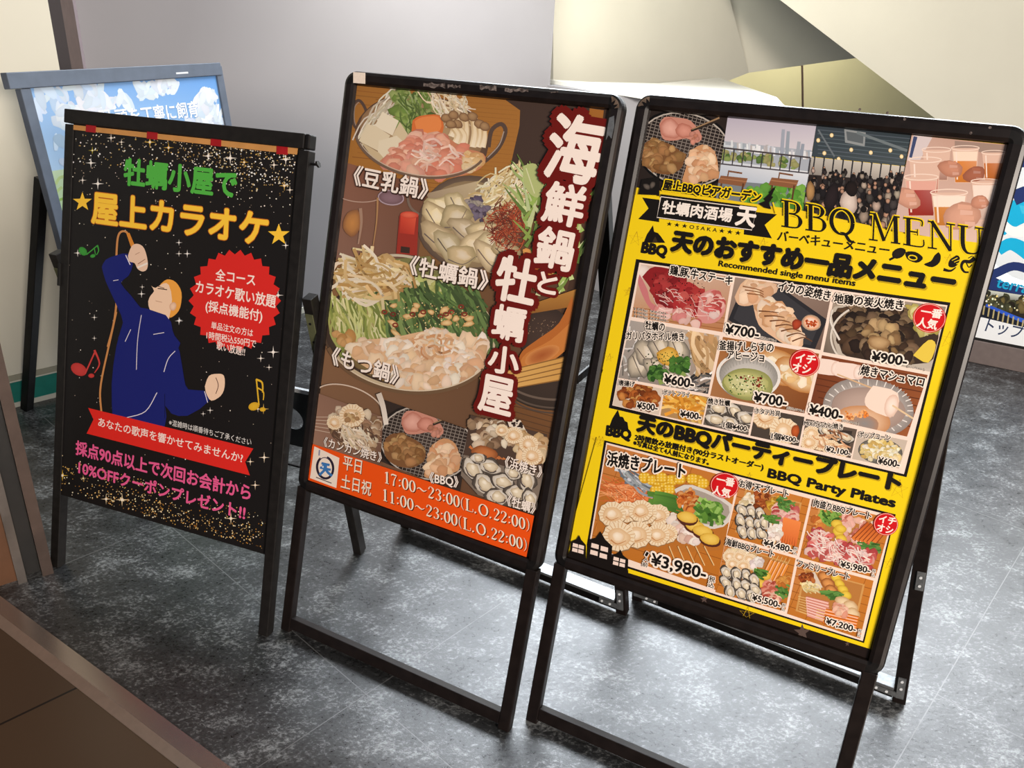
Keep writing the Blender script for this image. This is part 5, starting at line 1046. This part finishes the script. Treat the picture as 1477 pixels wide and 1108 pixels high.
    def family(f):
        k.poly(reg(f, (.04, .25), (.24, .12), (.38, .35), (.18, .5)), 'd8c8b8'); k.mass(reg(f, (.06, .25), (.22, .16), (.25, .3), (.1, .36)), 34, 11, ['a84e22', 'c8743a', '7e3a18'], .7); k.hairs(reg(f, (.12, .36), (.34, .32), (.3, .46), (.16, .48)), 24, 34, 6, ['f2e0b0', 'e2c888'], .3, .8)
        for u, v in ((.38, .16), (.44, .26), (.5, .36)): k.blob(*f(u, v), 30, 20, .5, 'e8a05a', '8a4a20', .06)
        for u, v in ((.52, .12), (.58, .2), (.64, .28), (.7, .36)): k.blob(*f(u, v), 22, 15, .5, 'f0d050', 'c8a02c', .05)
        for i in range(7): skewer(k, f(.50 + i*.012, .6 + i*.05), f(.2 + i*.01, .62 + i*.045), 14, 'e8a898', 'b86a5a', .35)
        k.hairs(reg(f, (.4, .4), (.6, .38), (.58, .5), (.42, .52)), 14, 50, 9, ['4a7a34', '6a9a4a'], .1, .4)
        for u, v in ((.68, .5), (.78, .54), (.82, .64)): k.blob(*f(u, v), 32, 24, .3, 'f0d8b0', 'c09868', .1)
        for i in range(4): skewer(k, f(.92, .70 + i*.05), f(.48, .74 + i*.055), 20, 'f08a34', 'b85a14', .25)
        k.mass(reg(f, (.58, .55), (.76, .58), (.74, .74), (.6, .72)), 26, 16, ['f0c0a8', 'e09a80'], .82)
    for qd, fn in (([(229, 112), (733, 247), (650, 676), (164, 505)], hama), ([(744, 252), (1016, 322), (964, 543), (693, 464)], lambda: plate([(744, 252), (1016, 322), (964, 543), (693, 464)], 0, tokutoku)), ([(690, 475), (960, 553), (919, 760), (648, 684)], lambda: plate([(690, 475), (960, 553), (919, 760), (648, 684)], 0, kaisen)),
                   ([(1025, 325), (1334, 400), (1268, 630), (974, 549)], lambda: plate([(1025, 325), (1334, 400), (1268, 630), (974, 549)], 0, niku)), ([(970, 562), (1262, 640), (1210, 864), (926, 768)], lambda: plate([(970, 562), (1262, 640), (1210, 864), (926, 768)], 0, family))): panel(qd, fn)
    k.z = zmax[0]
    badge(685, 270, 56, 50, (('一番', (652, 260), (720, 276), 32), ('人気', (636, 302), (704, 318), 34))); badge(1310, 420, 48, 44, (('イチ', (1282, 412), (1346, 424), 28), ('オシ', (1274, 444), (1334, 458), 28)))
    # castle silhouettes in the lower corner
    for pts in ([(70, 550), (88, 520), (90, 488), (112, 478), (122, 462), (130, 480), (148, 500), (148, 565)], [(150, 560), (158, 480), (186, 474), (205, 448), (222, 478), (250, 505), (245, 585)], [(244, 585), (250, 538), (268, 535), (282, 518), (292, 540), (312, 556), (310, 606)], [(60, 545), (150, 556), (312, 598), (312, 640), (60, 580)]): k.poly(pts, '16100d')
    for x, y, w_, h_ in ((98, 492, 20, 14), (121, 498, 20, 14), (96, 510, 20, 14), (119, 516, 20, 14), (170, 492, 28, 17), (206, 503, 28, 18), (166, 518, 28, 17), (202, 530, 28, 18), (256, 545, 20, 13), (281, 552, 20, 13), (254, 562, 20, 13), (279, 569, 20, 13)): k.poly([(x, y), (x + w_, y + w_*.28), (x + w_ - 1, y + h_ + w_*.28), (x - 2, y + h_)], 'f4ddd0')
    sub(k, 'menu_print', bbq_sheet, 'printed photographs of five party plates with castle silhouettes')
    L = bbq_ink(k.z + 2e-5, HF)
    L.text('浜焼きプレート', (230, 192), (530, 244), 56, INK_BLACK, .045, [(.12, 'fbeee0')])
    for t, a, b, h in (('お得"天"プレート', (742, 276), (930, 318), 30), ('海鮮BBQプレート', (688, 502), (874, 552), 30), ('肉盛りBBQプレート', (1028, 352), (1250, 404), 30), ('ファミリープレート', (968, 584), (1166, 638), 28)): L.text(t, a, b, h, INK_BLACK, .036, [(.11, 'fbeee0')])
    for t, a, b, h in (('¥3,980-', (398, 582), (608, 640), 52), ('¥4,480-', (834, 504), (944, 534), 28), ('¥5,500-', (790, 716), (898, 748), 28), ('¥5,980-', (1132, 588), (1246, 614), 28), ('¥7,200-', (1076, 808), (1190, 842), 28)): L.text(t, a, b, h, INK_BLACK, .03, [(.12, 'fbeee0')])
    for t, x, y in (('税', 953, 520), ('込', 951, 536), ('税', 908, 738), ('込', 906, 754), ('税', 1256, 606), ('込', 1254, 622), ('税', 1202, 838), ('込', 1200, 854)): L.text(t, (x, y), (x + 13, y + 3), 13, INK_BLACK, .01, [(.12, 'fbeee0')])
    for t, x, y in (('税', 624, 640), ('込', 620, 662)): L.text(t, (x, y), (x + 22, y + 6), 22, INK_BLACK, .02, [(.12, 'fbeee0')])
    for t, x, y in (('1', 376, 540), ('人', 370, 562), ('前', 366, 582)): L.text(t, (x, y), (x + (8 if t == '1' else 20), y + 5), 17, INK_BLACK, .02, [(.12, 'fbeee0')])
    sub(L, 'price_lettering', bbq_sheet, 'black party-plate names and prices edged in white')
bbq_poster()
# ------------------------------------------------------------------ karaoke poster
AF, BF = (0, 140, 3.079), (0, 450, 2.217)
kar_sheet = sheet(KAR_P, KAR, 'poster', -.316, .307, .206, 1.123, '100c0b', 'black starry paper poster about rooftop karaoke')
kar_sheet.data.transform(Matrix.Translation((0, 0, .006)))
KAR_CLIP = [(-.3158, .2062), (.3068, .2062), (.3068, 1.1228), (-.3158, 1.1228)]
def karaoke():
    k = Ink(KAR_P, -.0044, AF); k.zs = -.004; k.clip = KAR_CLIP
    k.frame(0, 0, 1)
    gold = ['f2d9a4', 'd9b060', 'b98a3a', 'fff4e0', 'f6e6cc']
    k.dots([(100, 184), (430, 218), (428, 268), (100, 235)], 420, 1.0, ['f4efe6', 'd9cbb4', 'a08a64', 'ffffff', 'c8a45c']); k.dots([(240, 200), (430, 218), (428, 290), (300, 262)], 320, .9, ['e8d8b4', 'c9a866', 'fff6e6', '8a6c3c'])
    k.dots([(98, 235), (428, 268), (426, 330), (98, 290)], 120, .8, ['e8e0d4', 'b8a890']); k.dots([(96, 300), (424, 340), (384, 720), (84, 640)], 150, .7, ['cfc4b4', '8d8274', 'f0e8dc'])
    k.dots([(82, 655), (386, 745), (378, 792), (80, 708)], 420, .8, ['f0dcae', 'c89a48', '9a6a2c', 'fff0d0', 'e0b468']); k.dots([(160, 700), (380, 765), (378, 792), (120, 716)], 240, .9, ['e8c07a', 'b07a34', 'f8e4b8'])
    for x, y, r, c in ((160, 199, 7, 'e8dcd0'), (216, 205, 9, 'e2b84a'), (243, 213, 8, 'd9a83a'), (133, 217, 6, 'c9b83a'), (175, 205, 5, 'f0e4d4'), (332, 228, 10, 'f6ece0'), (300, 225, 8, 'f6ece0'), (395, 238, 7, 'f0e0cc'), (412, 230, 9, 'f6ece0'), (131, 235, 8, 'f4f0ea'), (141, 265, 9, 'f4f0ea'), (119, 260, 6, 'e8e0d8'), (410, 268, 8, 'e0b45a'), (418, 274, 6, 'f0e0c8'), (352, 234, 7, 'd9a83a'),
                       (258, 350, 5, 'f0ece8'), (270, 366, 6, 'f0ece8'), (258, 366, 5, 'e8e0d8'), (412, 354, 6, 'f4ece4'), (112, 365, 6, 'f4f0ea'), (204, 424, 6, 'f0ece8'), (205, 414, 4, 'e8e0d8'), (136, 458, 5, 'e0d8d0'), (258, 463, 6, 'f0ece8'), (401, 426, 8, 'f4ece4'), (259, 462, 4, 'ffffff'), (394, 508, 9, 'f4ece4'), (376, 517, 6, 'f0e4d8'), (388, 530, 5, 'f0e4d8'), (381, 660, 8, 'f0dcc0'), (361, 666, 6, 'e8d0b0'), (368, 700, 7, 'e8d0b0'),
                       (90, 686, 9, 'e0b43a'), (176, 721, 10, 'f0d8b0'), (153, 720, 8, 'f0d8b0'), (333, 748, 9, 'f0d8b0'), (303, 592, 5, 'f0e8e0'), (293, 597, 4, 'f0e8e0'), (380, 590, 8, 'e8c06a'), (372, 590, 5, 'f0e0c0'), (136, 488, 4, 'd8d0c8'), (120, 690, 5, 'e8c880')): k.sparkle(x, y, r, c)
    k.frame(*AF)
    # music notes
    k.blob(368, 685, 22, 16, .8, '3f9a3c', '368a34', 0, 14); k.stroke([(384, 700), (432, 660)], 5, '3f9a3c', smooth=1); k.stroke([(432, 658), (438, 682), (428, 702)], 7, '3f9a3c', 3); k.blob(412, 706, 12, 8, -.2, '3f9a3c', '368a34', 0, 12); k.stroke([(418, 668), (424, 700)], 4, '3f9a3c', smooth=1)
    # lead and microphone
    cable = [(585, 662), (570, 612), (552, 596), (530, 606), (520, 650), (516, 760), (519, 880), (506, 1000), (478, 1110)]
    k.stroke(cable, 9, 'c98a52')
    k.stroke([(592, 668), (568, 605)], 19, 'd88a34', 14)
    navy = '1a2270'
    k.poly([(452, 755), (470, 722), (520, 702), (566, 696), (590, 742), (570, 795), (536, 826), (580, 880), (640, 955), (685, 992), (740, 1010), (775, 1060), (790, 1120), (530, 1120), (548, 1010), (520, 930), (470, 820)], navy, 2)
    k.stroke([(558, 702), (578, 745)], 4, 'e8e0ea', smooth=1); k.stroke([(502, 816), (526, 812)], 3, 'd8d0da', smooth=1)
    k.poly([(568, 705), (585, 662), (612, 652), (640, 672), (656, 730), (652, 765), (632, 775), (610, 762), (598, 738), (574, 730)], 'ecc8ae', 3); k.stroke([(612, 742), (645, 720)], 3, '9a6a50', smooth=1); k.stroke([(610, 758), (655, 738)], 8, 'f2e6da', smooth=1); k.stroke([(600, 700), (620, 690)], 2, 'a87860', smooth=1)
    # head
    k.poly([(712, 832), (742, 810), (780, 822), (806, 868), (800, 935), (775, 970), (748, 975), (740, 900)], 'f0a646', 3)
    k.poly([(672, 838), (690, 848), (725, 828), (750, 835), (764, 900), (752, 975), (742, 1002), (690, 978), (665, 945), (658, 908), (670, 880), (684, 862)], 'f4d0b2', 2)
    k.blob(768, 930, 15, 20, .2, 'f4d0b2', 'd8a888', .05, 14); k.stroke([(700, 850), (742, 856)], 4, '2a1a18', smooth=1); k.stroke([(700, 840), (730, 850)], 3, '4a2a20', smooth=1); k.stroke([(690, 905), (720, 912)], 2, 'b88468', smooth=1)
    k.stroke([(682, 985), (730, 1018)], 3, 'e8e0ea', smooth=1); k.stroke([(685, 1055), (725, 1045)], 3, 'd8d0da', smooth=1); k.stroke([(630, 970), (612, 1050), (606, 1110)], 3, 'd8d0da'); k.stroke([(586, 1030), (558, 1085)], 3, 'd8d0da', smooth=1)
    # torso, right arm, fist
    k.frame(*BF)
    k.poly([(360, 340), (357, 230), (372, 110), (398, 20), (410, -20), (530, 10), (552, 60), (575, 130), (588, 210), (602, 248), (652, 252), (668, 285), (600, 332), (548, 325), (528, 300), (526, 370), (420, 350)], navy, 2)
    k.poly([(655, 238), (668, 205), (695, 198), (716, 204), (718, 240), (706, 268), (676, 284), (660, 262)], 'f4d0b2', 3); k.stroke([(690, 210), (698, 235), (690, 262)], 2.4, '6a4a40')
    k.stroke([(654, 254), (664, 290)], 2.4, 'e8e0ea', smooth=1); k.stroke([(452, 10), (440, 90), (436, 185)], 2.4, 'd8d0da'); k.stroke([(418, 56), (400, 95)], 2.4, 'd8d0da', smooth=1); k.stroke([(560, 125), (538, 150), (524, 192)], 2.4, 'e8e0ea'); k.stroke([(502, 258), (465, 318), (405, 338)], 2.6, 'e8e0ea'); k.stroke([(490, 72), (525, 66)], 2.4, 'd8d0da', smooth=1); k.stroke([(527, 262), (527, 340)], 1.6, '0a0d30', smooth=1)
    k.stroke([(372, 0), (350, 100), (328, 200), (320, 260), (324, 318)], 6, 'c98a52')
    k.blob(252, 184, 27, 19, .5, 'c8403c', 'b83430', 0, 16); k.stroke([(272, 198), (305, 125)], 5, 'c8403c', smooth=1); k.stroke([(302, 122), (318, 165), (302, 195)], 7, 'c8403c', 3); k.blob(292, 204, 10, 7, 0, 'c8403c', 'b83430', 0, 12)
    k.blob(812, 302, 18, 13, -.3, 'e2b42e', 'd0a024', 0, 14); k.stroke([(828, 298), (820, 218)], 4.5, 'e2b42e', smooth=1); k.stroke([(818, 216), (838, 226), (840, 258)], 7, 'e2b42e', 4); k.stroke([(822, 242), (842, 256), (842, 282)], 5, 'e2b42e', 3); k.blob(840, 312, 10, 7, 0, 'e2b42e', 'd0a024', 0, 10)
    k.poly([(282, 307), (810, 437), (784, 480), (799, 523), (277, 389), (299, 344)], 'e02a22')
    # starburst badge
    k.frame(*AF); n = 26
    k.poly([(1043 + (205 if i % 2 == 0 else 184)*math.cos(i*math.pi/n), 905 + (228 if i % 2 == 0 else 206)*math.sin(i*math.pi/n)) for i in range(2*n)], 'dc2a24')
    k.star(366, 466, 44, 'ffcc3e'); k.star(1238, 612, 50, 'ffcc3e')
    sub(k, 'picture_print', kar_sheet, 'printed stars, music notes, red badge and a singer in a navy jumper')
    L = Ink(KAR_P, k.z + 2e-5, AF); L.zs = -.004
    L.text('牡蠣小屋で', (550, 388), (1046, 450), 116, '52b446', .036)
    L.text('屋上カラオケ', (408, 558), (1182, 664), 138, 'ffcc3e', .032, [(.022, 'c06a1e')])
    sub(L, 'title_lettering', kar_sheet, 'green and gold Japanese heading')
    L = Ink(KAR_P, k.z + 2e-5, AF); L.zs = -.004; Wb = 'fbe9e0'
    for t, a, b, h in (('全コース', (957, 812), (1132, 838), 50), ('カラオケ歌い放題', (868, 868), (1222, 938), 56), ('(採点機能付)', (912, 958), (1162, 1006), 58)): L.text(t, a, b, h, Wb, .02)
    L.frame(*BF)
    for t, a, b, h in (('単品注文の方は', (675, 54), (808, 80), 24), ('1時間税込550円で', (660, 86), (818, 115), 25), ('歌い放題!!', (692, 120), (782, 142), 28), ('あなたの歌声を響かせてみませんか?', (314, 366), (775, 484), 30)): L.text(t, a, b, h, Wb, .012)
    L.text('※混雑時は順番待ちご了承ください', (540, 362), (803, 428), 20, 'f0ece8', .0)
    L.text('採点90点以上で次回お会計から', (242, 456), (799, 604), 46, 'ea5e94', .03); L.text('10%OFFクーポンプレゼント!!', (251, 516), (782, 664), 42, 'ea5e94', .03)
    sub(L, 'body_lettering', kar_sheet, 'white badge text and pink offer lines')
karaoke()
# kraft strip and red tapes at the head of the poster
def tape(pts, name, mat, z0, z1, parent, P=KAR_P):
    q = [P.at(x, y, z1) for x, y in pts]; bm = NB(); prism(bm, [(x, y, z0) for x, y in q], (0, 0, z1 - z0)); o = P.place(link(name, bm, mat), KAR); return o
tape([(105, 180), (429, 214), (428, 223), (105, 187)], 'paper_strip', M['lath'], -.0045, -.0028, KAR)['label'] = 'orange kraft strip along the head of the poster'
for x0, y0, x1, y1 in ((124, 180, 138, 190), (212, 189, 227, 200), (304, 199, 319, 210), (399, 209, 415, 222)):
    tape([(x0, y0), (x1, y0 + 1.5), (x1 - .5, y1 + 1.5), (x0 - .5, y1)], 'tape_piece', M['red_tape'], -.0030, -.0018, KAR)['label'] = 'piece of red tape'
# ------------------------------------------------------------------ sky and meadow picture
M['bright_print'] = print_material('satin_print', .45, .0, .05)
def meadow():
    P, hw, top = MEA_P, MEA_W, MEA_T; x0, x1, y0, y1 = -hw + .036, hw - .036, .461, top - .046
    sh_ = P.place(link('poster', box(NB(), (x0, y0, -.0080), (x1, y1, -.0066)), material('meadow_paper', 'dfe9f4', .5)), MEA); sh_['label'] = 'paper poster of a summer sky over a meadow'
    k = Ink(P, -.0065, (0, 0, 1)); k.T = lambda x, y: (x, y); W_, H_ = x1 - x0, y1 - y0; f = lambda u, v: (x0 + u*W_, y1 - v*H_)
    k.clip = [(x0, y0), (x1, y0), (x1, y1), (x0, y1)]
    k.grad([f(0, 0), f(1, 0), f(1, .4), f(0, .4)], ['7fa6d4', '5f94d2', '98bfe2', 'a8c4de'], 6); k.grad([f(0, .36), f(1, .38), f(1, 1), f(0, 1)], ['b8cca8', 'a8c47c', '6ea044', '7cac50'], 5)
    for reg, n, r, cs in (([f(.0, .0), f(.35, .0), f(.3, .05), f(.0, .10)], 26, .035, ['bccbdc', 'aabfd8', 'c4d0dc']), ([f(.08, .10), f(.42, .06), (f(.45, .11)), f(.1, .16)], 40, .036, ['d8dee4', 'ccd6e0', 'c0cedc']), ([f(.5, .02), f(.75, .0), f(.75, .06), f(.5, .08)], 26, .03, ['c8d4e0', 'd4dce4']), ([f(.86, .10), f(1, .05), f(1, .30), f(.76, .27)], 46, .036, ['d4dce4', 'c6d2e0', 'dde2e8']),
                             ([f(.02, .24), f(.4, .22), f(.4, .26), f(.02, .28)], 30, .03, ['a4bcd6', 'bccbdc']), ([f(.02, .32), f(.9, .28), f(.9, .34), f(.02, .38)], 46, .036, ['c8d2da', 'b0c2d4'])): k.mass(reg, n, r, cs, .95, .12, (.3, .55))
    k.hairs([f(.0, .40), f(1, .40), f(1, .98), f(0, .98)], 260, .06, .007, ['8fb858', 'a8cc70', '70a040', 'b8d088', '98c068'], .3, .9)
    k.blob(*f(.07, .37), .010, .013, 0, '6a7468', '8a9484', .1, 10)
    k_o = k.build('picture_print', M['bright_print'], sh_); k_o['label'] = 'printed blue sky with white clouds over green grass'  # sky with white clouds over green grass')
    L = Ink(P, k.z + 2e-5, (0, 0, 1)); L.T = k.T; ch = 'の鶏五百頭を丁寧に飼育'
    ch = '頭を丁寧に飼育'
    L.text(ch, f(.36, .205), f(.84, .205), -.055, 'ffffff', .014, None, (.03, -.03, '6c96c8'))
    L.text('羽', f(.28, .205), f(.335, .205), -.055, 'ffffff', .014, None, (.03, -.03, '6c96c8'))
    sub(L, 'caption_lettering', sh_, 'white Japanese line of text across the sky')
meadow()

# ------------------------------------------------------------------ face of the light box
M['lit_print'] = print_material('backlit_print', .25, .55, .3)
def totem():
    P = TOT_P; x0, x1, y0, y1 = -.60, .53, .122, .915
    fc = P.place(link('light_panel', box(NB(), (x0, y0, -.0039), (x1, y1, -.0022)), material('light_panel_white', 'f4f8fb', .3, emit=.5)), TOT); fc['label'] = 'white translucent front panel'
    k = Ink(P, -.0021, (0, 0, 1)); k.T = lambda x, y: P.at(x, y, -.002); k.clip = [(x0, y0), (x1, y0), (x1, y1), (x0, y1)]
    # logo: navy swirl with cyan brush strokes
    k.ring(1500, 330, 118, 98, 20, '24366f', 0, 6.2832); k.blob(1492, 322, 92, 84, 0, 'f2f6fa', 'e8f0f6', .05, 26)
    k.stroke([(1440, 330), (1462, 312), (1500, 296), (1540, 310)], 26, '16b6e6', 40); k.stroke([(1452, 300), (1480, 292), (1520, 282)], 12, '16b6e6', 26); k.stroke([(1440, 362), (1458, 352), (1482, 364), (1510, 388)], 14, '16b6e6', 26)
    k.poly([(1470, 296), (1500, 300), (1490, 312), (1474, 308)], '3fc8f0'); k.stroke([(1444, 318), (1462, 334), (1500, 330)], 10, 'ffffff', 18); k.stroke([(1405, 392), (1430, 396), (1462, 384), (1490, 392)], 13, '24366f', 12); k.stroke([(1462, 286), (1490, 276), (1520, 280)], 22, '24366f', 18)
    # night terrace picture
    k.poly([(960, 340), (1560, 440), (1560, 500), (960, 388)], '2a241c'); k.mass([(980, 350), (1380, 414), (1380, 440), (980, 372)], 150, 7, ['3a3826', '5c5a3c', '2a2218', '7a6a40', '4a4c34'], .5); k.dots([(980, 350), (1380, 414), (1380, 440), (980, 372)], 60, 1.4, ['fff2c0', 'ffe090']); k.grad([(1380, 412), (1560, 438), (1560, 452), (1380, 424)], ['d8dcd0', 'cdd4cc', '3a342a', '3a342a'], 4)
    k.mass([(1380, 418), (1560, 442), (1560, 462), (1380, 438)], 110, 7, ['3a3826', '5c5a3c', '2a2218', '7a6a40', '4a4c34'], .5)
    k.poly([(1395, 442), (1430, 444), (1500, 468), (1560, 490), (1560, 506), (1390, 462)], '161c2c'); k.stroke([(1422, 440), (1450, 452), (1480, 464), (1540, 482)], 4, '2c56c8', 7, '3a6ae0')
    for i in range(9): k.stroke([(1420 + i*7, 441 + i*2.6), (1418 + i*7, 454 + i*2.6)], 2.2, 'b8a878', smooth=1)
    k.dots([(1400, 415), (1550, 440), (1540, 466), (1400, 440)], 70, 1.4, ['fff2c0', 'ffe090', 'e8f0d8', 'f8f8e8'])
    k.poly([(1380, 455), (1418, 458), (1455, 467), (1560, 492), (1560, 530), (1370, 488)], 'f4f7fa')
    sub(k, 'face_print', fc, 'printed cyan and navy logo over a night view')
    L = Ink(P, k.z + 2e-5, (0, 0, 1)); L.T = k.T
    L.text('terrace', (1436, 414), (1502, 428), 12, '1aa6d6', .02); sub(L, 'logo_lettering', fc, 'cyan lettering below the logo'); L = Ink(P, k.z + 2e-5, (0, 0, 1)); L.T = k.T; L.text('トップテラス', (1420, 478), (1532, 504), 20, '2c3a5c', .012)
    sub(L, 'face_lettering', fc, 'navy Japanese lettering')
totem()

# ------------------------------------------------------------------ wear on the hot pot frame
def patch(P, root, pts, name, mat, z, label, th=.0008):
    q = [P.at(x, y, z) for x, y in pts]; o = P.place(link(name, prism(NB(), [(x, y, z) for x, y in q], (0, 0, th)), mat), root); o['label'] = label; return o
patch(HOT_P, HOT, [(509.8, 104), (527, 105.2), (526.8, 121), (509.8, 119.7)], 'sticker', M['sticker'], .0002, 'small white square sticker on the frame corner')
for x0, y0, x1, y1 in ((611, 118, 642, 128), (646, 121, 664, 129), (692, 122, 716, 132), (728, 126, 762, 135), (793, 131, 805, 135)):
    pts = []; n = 9
    for i in range(n): pts.append((x0 + (x1 - x0)*i/(n - 1), y0 + (y1 - y0)*.15*i/n + R.uniform(0, 3)))
    for i in range(n - 1, -1, -1): pts.append((x0 + (x1 - x0)*i/(n - 1), y1 - R.uniform(0, 4)))
    patch(HOT_P, HOT, pts, 'tape_residue', M['residue'], .0001, 'torn grey tape residue')
patch(HOT_P, HOT, [(879, 170), (886, 167), (886, 182), (882, 200), (878, 195), (874, 202), (876, 186)], 'tape_residue', M['silver'], .0001, 'torn silver foil scrap')
# bared corner keys where the plastic corner caps are broken
for P, root, c, a0 in ((HOT_P, HOT, (.2865, 1.2729), 0.0), (BBQ_P, BBQ, (-.2882, 1.2724), math.pi/2)):
    bm = NB(); pts = []
    for i in range(9): t = a0 + .15 + 1.25*i/8; pts.append((c[0] + .0225*math.cos(t), c[1] + .0225*math.sin(t), .0003))
    for i in range(8, -1, -1): t = a0 + .15 + 1.25*i/8; r = .013 + .004*(i % 3); pts.append((c[0] + r*math.cos(t), c[1] + r*math.sin(t), .0003))
    prism(bm, pts, (0, 0, .001)); P.place(link('corner_key', bm, M['brass_dull']), root)['label'] = 'bared metal corner key'
for P, root, pts in ((BBQ_P, BBQ, ((1280, 163), (1305, 172), (1400, 192), (1428, 184), (1240, 158))),):
    for x, y in pts:
        a, b = P.at(x, y, .0001); bm = NB(); disc(bm, (a, b, .0001), (0, 0, 1), .0022, .0004, 9); P.place(link('scratch', bm, M['residue']), root)
